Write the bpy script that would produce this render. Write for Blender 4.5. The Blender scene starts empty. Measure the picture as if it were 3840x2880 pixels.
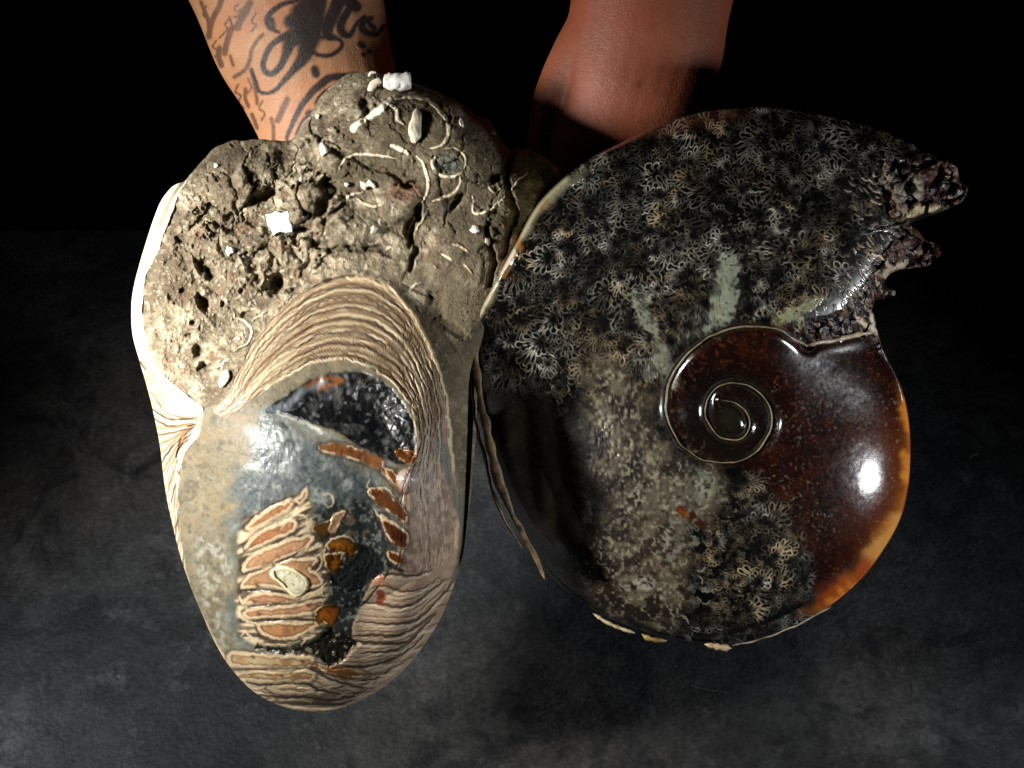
import bpy, math
import numpy as np
from mathutils import Matrix, Vector, Euler

# ------------------------------------------------------------------ camera, world, lights
sc = bpy.context.scene
U = 0.42 / 3840.0              # metres per photo pixel in the plane of the fossil
DP = 0.60 / U                  # camera distance in the same pixel units
PITCH = math.radians(40)
CENTRE = Vector((0, 0, 0.165))
ROT = Matrix.Rotation(PITCH, 4, 'X')
FRAME = Matrix.Translation(CENTRE) @ ROT      # the fossil's own axes: x right, y up its face, z out of its face

cam = bpy.data.cameras.new('camera')
cam.lens = 36 * 0.60 / 0.42
cam.clip_start = 0.01; cam.clip_end = 20
cam_o = bpy.data.objects.new('camera', cam)
sc.collection.objects.link(cam_o)
cam_o.matrix_world = Matrix.Translation(CENTRE + ROT.to_3x3() @ Vector((0, 0, 0.60))) @ ROT
sc.camera = cam_o
cam.dof.use_dof = True
cam.dof.focus_distance = 0.575
cam.dof.aperture_fstop = 20

world = bpy.data.worlds.new('World'); sc.world = world
world.use_nodes = True
world.node_tree.nodes['Background'].inputs[0].default_value = (0.5, 0.6, 0.8, 1)
world.node_tree.nodes['Background'].inputs[1].default_value = 0.0
sc.view_settings.view_transform = 'Standard'
sc.view_settings.look = 'None'
sc.view_settings.exposure = 0.0

def area_light(name, local, target, size, size_y, watt, colour, shape='RECTANGLE'):
    l = bpy.data.lights.new(name, 'AREA'); l.shape = shape
    l.size = size; l.size_y = size_y; l.energy = watt; l.color = colour
    o = bpy.data.objects.new(name, l); sc.collection.objects.link(o)
    p = FRAME @ Vector(local); t = FRAME @ Vector(target)
    o.location = p
    o.rotation_euler = (t - p).to_track_quat('-Z', 'Y').to_euler()
    return o
k = area_light('key_lamp', (-0.55, 0.05, 0.355), (-0.115, 0.005, 0.0), 0.12, 0.12, 0.80, (1.0, 0.97, 0.92))
k.data.spread = math.radians(43)
area_light('side_lamp', (0.593, -0.145, 0.205), (0.12, -0.04, 0.0), 0.085, 0.085, 0.32, (0.93, 0.96, 1.0), 'ELLIPSE').data.spread = math.radians(60)
area_light('added_table_fill', (-0.50, -0.181, 0.328), (-0.27, -0.24, -0.06), 0.10, 0.10, 0.40, (0.97, 0.98, 1.0)).data.spread = math.radians(34)  # extra lamp added only to brighten the bottom left of the table

# ------------------------------------------------------------------ helpers
def lin(c):
    c = np.asarray(c, dtype=float) / 255.0
    return np.where(c <= 0.04045, c / 12.92, ((c + 0.055) / 1.055) ** 2.4)

def P(px, py, z):
    """photo pixel + height (pixel units) -> point in the fossil's own axes (metres)"""
    px = np.asarray(px, float); py = np.asarray(py, float); z = np.asarray(z, float)
    px, py, z = np.broadcast_arrays(px, py, z)
    k = (1 - z / DP) * U
    return np.stack([(px - 1920) * k, (1440 - py) * k, z * U], -1)

_rng = np.random.RandomState(7)
def vnoise(X, Y, scale, seed):
    r = np.random.RandomState(seed); n = 128
    g = r.rand(n, n)
    x = X / scale + 1000.37; y = Y / scale + 1000.71
    xi = np.floor(x).astype(int); yi = np.floor(y).astype(int)
    fx = x - xi; fy = y - yi
    fx = fx * fx * fx * (fx * (fx * 6 - 15) + 10); fy = fy * fy * fy * (fy * (fy * 6 - 15) + 10)
    x0 = xi % n; x1 = (xi + 1) % n; y0 = yi % n; y1 = (yi + 1) % n
    return (g[y0, x0] * (1 - fx) + g[y0, x1] * fx) * (1 - fy) + (g[y1, x0] * (1 - fx) + g[y1, x1] * fx) * fy
def fbm(X, Y, scale, seed, octs=4, gain=0.5):
    a = 1.0; s = 0; t = 0
    for i in range(octs):
        # rotate every octave to hide the lattice
        c, d = math.cos(0.7 * i), math.sin(0.7 * i)
        s = s + a * vnoise(X * c - Y * d, X * d + Y * c, scale / 2 ** i, seed + i); t += a; a *= gain
    return s / t
def smooth(a, b, x):
    t = np.clip((x - a) / (b - a), 0, 1); return t * t * (3 - 2 * t)
def cellular(X, Y, scale, seed):
    """F1, F2 distance (in px) and id noise of jittered cells"""
    r = np.random.RandomState(seed); n = 64
    jx = r.rand(n, n); jy = r.rand(n, n); idv = r.rand(n, n)
    x = X / scale + 500; y = Y / scale + 500
    xi = np.floor(x).astype(int); yi = np.floor(y).astype(int)
    f1 = np.full(X.shape, 9.0); f2 = np.full(X.shape, 9.0); idn = np.zeros(X.shape)
    for dx in (-1, 0, 1):
        for dy in (-1, 0, 1):
            cx = xi + dx; cy = yi + dy
            d = np.hypot(cx + jx[cy % n, cx % n] - x, cy + jy[cy % n, cx % n] - y)
            new = d < f1
            f2 = np.where(new, f1, np.minimum(f2, d)); idn = np.where(new, idv[cy % n, cx % n], idn)
            f1 = np.where(new, d, f1)
    return f1 * scale, f2 * scale, idn

def curve(pts, step=6.0, closed=False):
    """Catmull-Rom through the points, resampled about every step pixels"""
    if not isinstance(pts, np.ndarray) and len(set(map(len, pts))) > 1: pts = [tuple(q) if len(q) > 2 else (*q, 1.0) for q in pts]
    p = np.asarray(pts, float)
    n = len(p)
    if closed: q = np.vstack([p[-1], p, p[0], p[1]])
    else: q = np.vstack([2 * p[0] - p[1], p, 2 * p[-1] - p[-2]])
    out = []
    m = n if closed else n - 1
    for i in range(m):
        a, b, c, d = q[i], q[i + 1], q[i + 2], q[i + 3]
        k = max(2, int(np.hypot(*(c - b)[:2]) / step))
        t = (np.arange(k) / k)[:, None]
        out.append(0.5 * ((2 * b) + (-a + c) * t + (2 * a - 5 * b + 4 * c - d) * t ** 2 + (-a + 3 * b - 3 * c + d) * t ** 3))
    if not closed: out.append(p[-1:])
    return np.vstack(out)

V22 = 3840 / 2212.0
def v(pts): return [(x * V22, y * V22) + tuple(r) for x, y, *r in pts]
def zoomed(pts, ox, oy, s): return [(ox + x * s, oy + y * s) + tuple(r) for x, y, *r in pts]

class Sheet:
    """colour, gloss, relief and part map of a surface, laid out over its face"""
    def __init__(s, x0, y0, x1, y1, colour, rough, res=0.5):
        s.x0, s.y0, s.res = x0, y0, res
        s.w = int((x1 - x0) * res) + 1; s.h = int((y1 - y0) * res) + 1
        xs = x0 + np.arange(s.w) / res; ys = y0 + np.arange(s.h) / res
        s.X, s.Y = np.meshgrid(xs, ys)
        s.col = np.tile(lin(colour), (s.h, s.w, 1)); s.rough = np.full((s.h, s.w), float(rough))
        s.z = np.zeros((s.h, s.w)); s.part = np.zeros((s.h, s.w), int)
    def box(s, p, pad):
        x0 = max(0, int((p[:, 0].min() - pad - s.x0) * s.res)); x1 = min(s.w, int((p[:, 0].max() + pad - s.x0) * s.res) + 2)
        y0 = max(0, int((p[:, 1].min() - pad - s.y0) * s.res)); y1 = min(s.h, int((p[:, 1].max() + pad - s.y0) * s.res) + 2)
        return slice(y0, max(y0, y1)), slice(x0, max(x0, x1))
    def dist(s, p, pad, width=None):
        """distance to polyline divided by local half width, within pad"""
        d = np.full((s.h, s.w), 1e3)
        for i in range(len(p) - 1):
            a, b = p[i], p[i + 1]
            sl = s.box(np.array([a[:2], b[:2]]), pad)
            X = s.X[sl]; Y = s.Y[sl]
            if X.size == 0: continue
            vx, vy = b[0] - a[0], b[1] - a[1]; L = vx * vx + vy * vy + 1e-9
            t = np.clip(((X - a[0]) * vx + (Y - a[1]) * vy) / L, 0, 1)
            dd = np.hypot(X - a[0] - t * vx, Y - a[1] - t * vy)
            if width is not None: dd = dd / (width[i] * (1 - t) + width[i + 1] * t)
            d[sl] = np.minimum(d[sl], dd)
        return d
    def paint(s, m, colour=None, rough=None, dz=0.0, part=None):
        if colour is not None:
            c = lin(colour) if not isinstance(colour, np.ndarray) or colour.ndim == 1 else colour
            s.col += (c - s.col) * m[..., None]
        if rough is not None: s.rough += (rough - s.rough) * m
        if np.any(dz != 0): s.z += dz * m
        if part is not None: s.part[m > 0.5] = part
    def stroke(s, pts, w, colour=None, alpha=1.0, dz=0.0, soft=0.35, rough=None, part=None, step=10, taper=False, wob=0, raw=False, want=False):
        p = np.asarray(pts, float) if raw else curve(pts, step)
        if wob:
            t = np.arange(len(p)); r = _rng.rand(4)
            p = p.copy()
            p[:, 0] += wob * (np.sin(t * 0.5 + 6 * r[0]) + 0.6 * np.sin(t * 1.3 + 6 * r[1]))
            p[:, 1] += wob * (np.sin(t * 0.43 + 6 * r[2]) + 0.6 * np.sin(t * 1.7 + 6 * r[3]))
        if p.shape[1] > 2: wid = p[:, 2] * w * 0.5
        else:
            wid = np.full(len(p), w * 0.5)
        if taper:
            t = np.linspace(0, 1, len(p)); wid = wid * (0.25 + 0.75 * np.sin(np.pi * t) ** 0.6)
        pad = wid.max() * 1.6 + 6
        big = s.box(p, pad)
        if s.X[big].size == 0: return np.zeros((s.h, s.w)) if want or colour is None else None
        d = np.full(s.X[big].shape, 1e3); oy, ox = big[0].start, big[1].start
        for i in range(len(p) - 1):
            a, b = p[i], p[i + 1]
            sl = s.box(np.array([a[:2], b[:2]]), pad)
            X = s.X[sl]; Y = s.Y[sl]
            if X.size == 0: continue
            vx, vy = b[0] - a[0], b[1] - a[1]; L = vx * vx + vy * vy + 1e-9
            t = np.clip(((X - a[0]) * vx + (Y - a[1]) * vy) / L, 0, 1)
            dd = np.hypot(X - a[0] - t * vx, Y - a[1] - t * vy) / (wid[i] * (1 - t) + wid[i + 1] * t)
            lo = (slice(sl[0].start - oy, sl[0].stop - oy), slice(sl[1].start - ox, sl[1].stop - ox))
            d[lo] = np.minimum(d[lo], dd)
        m = (1 - smooth(1 - soft, 1 + soft, d)) * alpha
        if colour is not None: s.col[big] += (lin(colour) - s.col[big]) * m[..., None]
        if rough is not None: s.rough[big] += (rough - s.rough[big]) * m
        if dz: s.z[big] += dz * m
        if want or colour is None:
            full = np.zeros((s.h, s.w)); full[big] = m; return full
    def inside(s, pts, soft=6.0, closed_curve=True, warp=0, wscale=40, seed=5):
        p = curve(pts, 14, True) if closed_curve else np.asarray(pts, float)
        p = p[:, :2]
        sl = s.box(p, soft + warp + 6)
        X = s.X[sl].copy(); Y = s.Y[sl].copy()
        if warp:
            ux = (fbm(X, Y, wscale, seed, 3) - 0.5) * 2 * warp; uy = (fbm(X, Y, wscale, seed + 31, 3) - 0.5) * 2 * warp
            X = X + ux; Y = Y + uy
        ins = np.zeros(X.shape, bool); dmin = np.full(X.shape, 1e9)
        q = np.vstack([p, p[:1]])
        for i in range(len(q) - 1):
            (ax, ay), (bx, by) = q[i], q[i + 1]
            if ay != by:
                c = ((ay > Y) != (by > Y)) & (X < (bx - ax) * (Y - ay) / (by - ay) + ax)
                ins ^= c
            vx, vy = bx - ax, by - ay; L = vx * vx + vy * vy + 1e-9
            t = np.clip(((X - ax) * vx + (Y - ay) * vy) / L, 0, 1)
            dmin = np.minimum(dmin, np.hypot(X - ax - t * vx, Y - ay - t * vy))
        sd = np.where(ins, dmin, -dmin)
        m = np.zeros((s.h, s.w)); m[sl] = smooth(-soft, soft, sd)
        s.sd = np.full((s.h, s.w), -1e3); s.sd[sl] = sd
        return m
    def splat(s, pts, amp, radius=1.1):
        """accumulate many fine points into a line-density image (radius in sheet pixels)"""
        acc = np.zeros((s.h, s.w))
        x = (pts[:, 0] - s.x0) * s.res; y = (pts[:, 1] - s.y0) * s.res
        xi = np.round(x).astype(int); yi = np.round(y).astype(int)
        for dx in (-2, -1, 0, 1, 2):
            for dy in (-2, -1, 0, 1, 2):
                X = xi + dx; Y = yi + dy
                ok = (X >= 0) & (X < s.w) & (Y >= 0) & (Y < s.h)
                wgt = np.exp(-((X - x) ** 2 + (Y - y) ** 2) / (2 * (radius * 0.55) ** 2)) * amp
                np.maximum.at(acc, (Y[ok], X[ok]), wgt[ok])
        return np.clip(acc, 0, 1)
    def sample(s, arr, px, py):
        x = np.clip((px - s.x0) * s.res, 0, s.w - 1.001); y = np.clip((py - s.y0) * s.res, 0, s.h - 1.001)
        xi = x.astype(int); yi = y.astype(int); fx = x - xi; fy = y - yi
        if arr.ndim == 3: fx = fx[..., None]; fy = fy[..., None]
        return (arr[yi, xi] * (1 - fx) + arr[yi, xi + 1] * fx) * (1 - fy) + (arr[yi + 1, xi] * (1 - fx) + arr[yi + 1, xi + 1] * fx) * fy
    def nearest(s, arr, px, py):
        x = np.clip(np.round((px - s.x0) * s.res).astype(int), 0, s.w - 1); y = np.clip(np.round((py - s.y0) * s.res).astype(int), 0, s.h - 1)
        return arr[y, x]

def make_mesh(name, co, quads, col=None, rough=None, mat=None, parent=None, smooth_shade=True):
    me = bpy.data.meshes.new(name)
    quads = np.asarray(quads)
    k = quads.shape[1]
    me.vertices.add(len(co)); me.vertices.foreach_set('co', np.asarray(co, np.float32).ravel())
    me.loops.add(quads.size); me.loops.foreach_set('vertex_index', quads.astype(np.int32).ravel())
    me.polygons.add(len(quads))
    me.polygons.foreach_set('loop_start', np.arange(0, quads.size, k, dtype=np.int32))
    try: me.polygons.foreach_set('loop_total', np.full(len(quads), k, np.int32))
    except Exception: pass
    me.polygons.foreach_set('use_smooth', np.full(len(quads), smooth_shade))
    me.update(calc_edges=True)
    me.validate()
    if col is not None:
        a = me.color_attributes.new('tint', 'FLOAT_COLOR', 'POINT')
        c = np.ones((len(co), 4), np.float32); c[:, :3] = np.clip(col, 0, 1)
        c[:, 3] = 1
        a.data.foreach_set('color', c.ravel())
        b = me.attributes.new('gloss', 'FLOAT', 'POINT')
        b.data.foreach_set('value', np.broadcast_to(np.asarray(0.5 if rough is None else rough, np.float32), (len(co),)).copy())
    o = bpy.data.objects.new(name, me); sc.collection.objects.link(o)
    if mat: me.materials.append(mat)
    if parent: o.parent = parent
    return o

def surface_material(name, grain=0.15, grain_scale=2200, speck=0.25, coat=0.0, spec=0.5, sss=0.0, bump=0.00012, sss_col=(1, .4, .2)):
    m = bpy.data.materials.new(name); m.use_nodes = True
    nt = m.node_tree; N = nt.nodes; L = nt.links
    b = N['Principled BSDF']
    at = N.new('ShaderNodeAttribute'); at.attribute_name = 'tint'
    gl = N.new('ShaderNodeAttribute'); gl.attribute_name = 'gloss'
    tc = N.new('ShaderNodeTexCoord')
    n1 = N.new('ShaderNodeTexNoise'); n1.inputs['Scale'].default_value = grain_scale; n1.inputs['Detail'].default_value = 3
    n2 = N.new('ShaderNodeTexNoise'); n2.inputs['Scale'].default_value = grain_scale * 0.28; n2.inputs['Detail'].default_value = 4
    L.new(tc.outputs['Object'], n1.inputs['Vector']); L.new(tc.outputs['Object'], n2.inputs['Vector'])
    mr = N.new('ShaderNodeMapRange'); mr.inputs['From Min'].default_value = 0.3; mr.inputs['From Max'].default_value = 0.7
    mr.inputs['To Min'].default_value = 1 - speck; mr.inputs['To Max'].default_value = 1 + speck
    L.new(n1.outputs[0], mr.inputs['Value'])
    mx = N.new('ShaderNodeVectorMath'); mx.operation = 'SCALE'
    L.new(at.outputs['Color'], mx.inputs[0]); L.new(mr.outputs[0], mx.inputs['Scale'])
    L.new(mx.outputs[0], b.inputs['Base Color'])
    ra = N.new('ShaderNodeMath'); ra.operation = 'MULTIPLY_ADD'; ra.inputs[1].default_value = 0.25; ra.use_clamp = True
    L.new(n2.outputs[0], ra.inputs[0])
    sb = N.new('ShaderNodeMath'); sb.operation = 'SUBTRACT'; sb.inputs[1].default_value = 0.125
    L.new(gl.outputs['Fac'], sb.inputs[0]); L.new(sb.outputs[0], ra.inputs[2])
    L.new(ra.outputs[0], b.inputs['Roughness'])
    ad = N.new('ShaderNodeMath'); ad.operation = 'ADD'
    L.new(n1.outputs[0], ad.inputs[0]); L.new(n2.outputs[0], ad.inputs[1])
    bp = N.new('ShaderNodeBump'); bp.inputs['Strength'].default_value = grain; bp.inputs['Distance'].default_value = bump * 8
    L.new(ad.outputs[0], bp.inputs['Height']); L.new(bp.outputs[0], b.inputs['Normal'])
    b.inputs['Coat Weight'].default_value = coat; b.inputs['Coat Roughness'].default_value = 0.12
    b.inputs['Specular IOR Level'].default_value = spec
    if sss:
        b.inputs['Subsurface Weight'].default_value = sss; b.inputs['Subsurface Radius'].default_value = sss_col
        b.inputs['Subsurface Scale'].default_value = 0.004
    return m

M_ROCK = surface_material('rock_surface', grain=0.9, speck=0.35, spec=0.25)
M_SHELL = surface_material('shell_surface', grain=0.15, speck=0.12, spec=0.5)
M_DARK = surface_material('polished_ammonite', grain=0.04, speck=0.2, spec=0.5, coat=0.6)
M_CRYSTAL = surface_material('crystal_surface', grain=0.4, speck=0.3, spec=0.6)
M_GLINT = surface_material('glassy_hollow', grain=0.08, speck=0.3, spec=0.6)
M_SKIN = surface_material('skin', grain=0.3, grain_scale=1500, speck=0.06, spec=0.35, sss=0.06)

def empty(name, loc=(0, 0, 0)):
    o = bpy.data.objects.new(name, None); o.empty_display_size = 0.05
    sc.collection.objects.link(o); o.location = loc; return o

# a closed stone body: outline -> front relief + plain back
class Body:
    def __init__(s, centre, outline, N, jitter=None, prof=None):
        s.c = np.array(centre, float); poly = curve(outline, 10, True)
        # radius as a function of angle: farthest crossing of the ray
        K = 2880; ang = np.linspace(-np.pi, np.pi, K, endpoint=False)
        r = np.zeros(K); q = np.vstack([poly, poly[:1]]) - s.c
        a0 = np.arctan2(q[:-1, 1], q[:-1, 0]); a1 = np.arctan2(q[1:, 1], q[1:, 0])
        for i in range(len(q) - 1):
            da = (a1[i] - a0[i] + np.pi) % (2 * np.pi) - np.pi
            lo = min(a0[i], a0[i] + da); hi = max(a0[i], a0[i] + da)
            k0 = int(np.floor((lo + np.pi) / (2 * np.pi) * K)); k1 = int(np.ceil((hi + np.pi) / (2 * np.pi) * K))
            for k in range(k0, k1 + 1):
                th = -np.pi + 2 * np.pi * k / K
                ux, uy = math.cos(th), math.sin(th)
                (x1, y1), (x2, y2) = q[i], q[i + 1]
                den = ux * (y2 - y1) - uy * (x2 - x1)
                if abs(den) < 1e-9: continue
                t = (x1 * (y2 - y1) - y1 * (x2 - x1)) / den
                u = (x1 * uy - y1 * ux) / den
                if -0.01 <= u <= 1.01 and t > 0: r[k % K] = max(r[k % K], t)
        bad = r <= 0
        if bad.any(): r[bad] = np.interp(ang[bad], ang[~bad], r[~bad], period=2 * np.pi)
        if jitter is not None:
            ex = s.c[0] + r * np.cos(ang); ey = s.c[1] + r * np.sin(ang)
            r = r + jitter(ex, ey)
        kk = 9; r = np.convolve(np.concatenate([r[-kk:], r, r[:kk]]), np.hanning(2 * kk + 3)[1:-1] / np.hanning(2 * kk + 3)[1:-1].sum(), 'valid')
        s.K = K; s.r = r; s.N = N
        if prof is not None:            # broad, smoothed radius about its own centre: governs the overall swelling
            pc, sig = prof; s.pc = np.array(pc, float)
            ex = s.c[0] + r * np.cos(ang) - s.pc[0]; ey = s.c[1] + r * np.sin(ang) - s.pc[1]
            a2 = np.arctan2(ey, ex); r2 = np.hypot(ex, ey); o = np.argsort(a2)
            rr = np.interp(ang, a2[o], r2[o], period=2 * np.pi)
            kk = int(sig / 360 * K); w = np.exp(-0.5 * (np.arange(-3 * kk, 3 * kk + 1) / kk) ** 2); w /= w.sum()
            s.r2 = np.convolve(np.concatenate([rr[-3 * kk:], rr, rr[:3 * kk]]), w, 'valid')
    def pfrac(s, px, py):
        dx = px - s.pc[0]; dy = py - s.pc[1]
        x = (np.arctan2(dy, dx) + np.pi) / (2 * np.pi) * s.K; i = np.floor(x).astype(int); f = x - i
        return np.hypot(dx, dy) / (s.r2[i % s.K] * (1 - f) + s.r2[(i + 1) % s.K] * f)
    def rad(s, th):
        x = (th + np.pi) / (2 * np.pi) * s.K
        i = np.floor(x).astype(int); f = x - i
        return s.r[i % s.K] * (1 - f) + s.r[(i + 1) % s.K] * f
    def frac(s, px, py):
        dx = px - s.c[0]; dy = py - s.c[1]
        return np.hypot(dx, dy) / s.rad(np.arctan2(dy, dx))
    def build(s, names, zfun, sheet, mats, parent, back_depth, back_colour, pw=0.8, back_part=0):
        N = s.N
        t = np.linspace(-1, 1, 2 * N + 1)
        Uu, Vv = np.meshgrid(t, t)
        R = np.maximum(np.abs(Uu), np.abs(Vv))
        # concentric square-to-disc map
        with np.errstate(divide='ignore', invalid='ignore'):
            th = np.where(np.abs(Uu) >= np.abs(Vv), np.where(Uu >= 0, 0, np.pi) + np.pi / 4 * (Vv / np.where(Uu == 0, 1, Uu)),
                          np.where(Vv >= 0, np.pi / 2, -np.pi / 2) - np.pi / 4 * (Uu / np.where(Vv == 0, 1, Vv)))
        th = (th + np.pi) % (2 * np.pi) - np.pi
        S = np.sin(R * np.pi / 2) ** pw * (1 - R) + np.sin(R * np.pi / 2) * R
        rr = S * s.rad(th)
        px = s.c[0] + rr * np.cos(th); py = s.c[1] + rr * np.sin(th)
        z = zfun(px, py)
        edge = R >= 0.9999
        z[edge] = np.minimum(z[edge], 40)
        co = P(px, py, z).reshape(-1, 3)
        W = 2 * N + 1
        idx = np.arange(W * W).reshape(W, W)
        quads = np.stack([idx[:-1, :-1], idx[1:, :-1], idx[1:, 1:], idx[:-1, 1:]], -1).reshape(-1, 4)
        col = sheet.sample(sheet.col, px, py).reshape(-1, 3); rough = sheet.sample(sheet.rough, px, py).ravel()
        cx = px.ravel()[quads].mean(1); cy = py.ravel()[quads].mean(1)
        part = sheet.nearest(sheet.part, cx, cy)
        # back
        ring = np.concatenate([idx[0, :-1], idx[:-1, -1], idx[-1, :0:-1], idx[:0:-1, 0]])
        rp = px.ravel()[ring]; rq = py.ravel()[ring]; rz = z.ravel()[ring]
        prev = ring; cos = [co]; cols = [col]; rs = [rough]; qs = [quads]; base = len(co); parts = [part]
        for j in range(1, 15):
            a = j / 14 * np.pi / 2
            f = math.cos(a); 
            if j == 14: f = 0.02
            x = s.c[0] + (rp - s.c[0]) * f; y = s.c[1] + (rq - s.c[1]) * f
            zz = rz * (1 - j / 14) - back_depth * math.sin(a) - 25 * fbm(x, y, 90, 77, 4) * math.sin(a)
            cos.append(P(x, y, zz)); n = len(ring)
            cl = lin(back_colour)[None] * (0.5 + fbm(x, y, 30, 11, 4))[:, None]
            if j < 4: cl = col[ring] * (1 - j / 4) + cl * j / 4
            cols.append(cl); rs.append(np.full(n, 0.6))
            new = base + np.arange(n); base += n
            q = np.stack([prev, np.roll(prev, -1), np.roll(new, -1), new], -1)
            qs.append(q[:, ::-1] if False else q); parts.append(np.full(n, back_part) if j > 3 else sheet.nearest(sheet.part, (rp + np.roll(rp, -1)) / 2 * 0.995 + s.c[0] * 0.005, (rq + np.roll(rq, -1)) / 2 * 0.995 + s.c[1] * 0.005))
            prev = new
        co = np.vstack(cos); col = np.vstack(cols); rough = np.concatenate(rs); quads = np.vstack(qs); part = np.concatenate(parts)
        objs = {}
        for k, nm in enumerate(names):
            if nm is None: continue
            q = quads[part == k]
            if not len(q): continue
            used, inv = np.unique(q, return_inverse=True)
            par = parent if not isinstance(nm, tuple) else objs[nm[1]]
            nmn = nm if not isinstance(nm, tuple) else nm[0]
            objs[k] = make_mesh(nmn, co[used], inv.reshape(-1, 4), col[used], rough[used], mats[k], par)
        return objs

def ribbon(name, pts, width, height, zfun, colour, mat, parent, rough=0.4, var=0.15, lift=0.0, sink=6.0, wob=0.0, seed=1, taper=True, z_abs=None, depth=0, step=7, edge_colour=None):
    """a thin curved bar lying on the surface: half-round section, tapered ends"""
    p = curve(pts, step); n = len(p); r = np.random.RandomState(seed)
    wid = (p[:, 2] if p.shape[1] > 2 else np.ones(n)) * width / 2
    t = np.linspace(0, 1, n)
    if taper: wid = wid * np.clip(np.minimum(t, 1 - t) * n / 3.5 + 0.12, 0, 1)
    wid = wid * (1 + 0.35 * (vnoise(t * 900, t * 0, 40, seed) - 0.5) * 2 * (1 if wob else 0.4))
    xy = p[:, :2].copy()
    if wob: xy += wob * np.stack([vnoise(t * n * step, t * 0, 45, seed + 3) - .5, vnoise(t * n * step, t * 0 + 50, 45, seed + 4) - .5], -1) * 2
    d = np.gradient(xy, axis=0); d /= np.linalg.norm(d, axis=1)[:, None] + 1e-9
    nr = np.stack([-d[:, 1], d[:, 0]], -1)
    M = 9; rows = []; cols = []
    zc = zfun(xy[:, 0], xy[:, 1]) if z_abs is None else np.interp(t, np.linspace(0, 1, len(z_abs)), z_abs)
    zc = np.convolve(np.pad(zc, 2, 'edge'), np.ones(5) / 5, 'valid') if n > 5 else zc
    for k in range(M):
        a = math.pi * k / (M - 1)
        q = xy + nr * (wid * math.cos(a))[:, None]
        h = height * math.sin(a) * (wid / (wid.max() + 1e-9)) ** 0.5
        zz = zc + lift + h - (sink + depth if k in (0, M - 1) else 0)
        rows.append(P(q[:, 0], q[:, 1], zz))
        c = lin(colour)[None] * (1 + var * 2 * (fbm(q[:, 0], q[:, 1], 25, seed + 9, 3) - .5) * 2)[:, None]
        if edge_colour is not None and k in (0, 1, M - 2, M - 1): c = c * 0 + lin(edge_colour)
        cols.append(c)
    co = np.stack(rows, 1); col = np.stack(cols, 1)
    idx = np.arange(n * M).reshape(n, M)
    nx = np.roll(idx, -1, 1)
    q = np.stack([idx[:-1], idx[1:], nx[1:], nx[:-1]], -1).reshape(-1, 4)
    caps = []
    for e in (0, n - 1):
        for k in range(1, M - 2): caps.append([idx[e, 0], idx[e, k], idx[e, k + 1], idx[e, k + 1]])
    co = co.reshape(-1, 3)
    me_q = q
    o = make_mesh(name, co, me_q, col.reshape(-1, 3), rough, mat, parent)
    return o

def blob(name, c, rx, ry, h, ang, zfun, colour, mat, parent, rough=0.4, seed=1, jag=0.15, rim=None, core=None, lift=4, flat=2.0, sink=10, blunt=1.0, rimw=0.22):
    """a low dome or chip seated on the surface; rim / core give its own concentric colouring"""
    r = np.random.RandomState(seed); A = 40; B = 12
    a = np.linspace(0, 2 * np.pi, A, endpoint=False)
    w = 1 + jag * (np.sin(2 * a + 6 * r.rand()) * .5 + np.sin(3 * a + 6 * r.rand()) * .5 + np.sin(5 * a + 6 * r.rand()) * .35 + np.sin(9 * a + 6 * r.rand()) * .2)
    ca, sa = math.cos(ang), math.sin(ang); rows = []; cols = []
    for j in range(B + 1):
        f = math.sin(j / B * math.pi / 2) if j else 0.001
        f = f if j < B else 1.0
        x = np.sign(np.cos(a)) * np.abs(np.cos(a)) ** blunt * rx * w * f; y = np.sign(np.sin(a)) * np.abs(np.sin(a)) ** blunt * ry * w * f
        X = c[0] + x * ca - y * sa; Y = c[1] + x * sa + y * ca
        hh = h * max(0, 1 - f ** (2 * flat)) ** 0.5
        zz = zfun(X, Y) + hh + lift
        if j == B: zz = zfun(X, Y) - sink
        rows.append(P(X, Y, zz))
        cc = lin(colour)[None] * (1 + 0.5 * (fbm(X, Y, 22, seed + 3, 3) - .5))[:, None]
        if core is not None: cc = cc * smooth(0.2, 0.75, f) + lin(core)[None] * (1 - smooth(0.2, 0.75, f))
        if rim is not None: cc = cc + (lin(rim)[None] - cc) * smooth(1 - rimw * 1.3, 1 - rimw * .6, f)
        cols.append(cc)
    co = np.vstack(rows); col = np.vstack(cols)
    idx = np.arange((B + 1) * A).reshape(B + 1, A); nx = np.roll(idx, -1, 1)
    q = np.stack([idx[:-1], idx[1:], nx[1:], nx[:-1]], -1).reshape(-1, 4)
    return make_mesh(name, co, q, col, rough, mat, parent)

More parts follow.
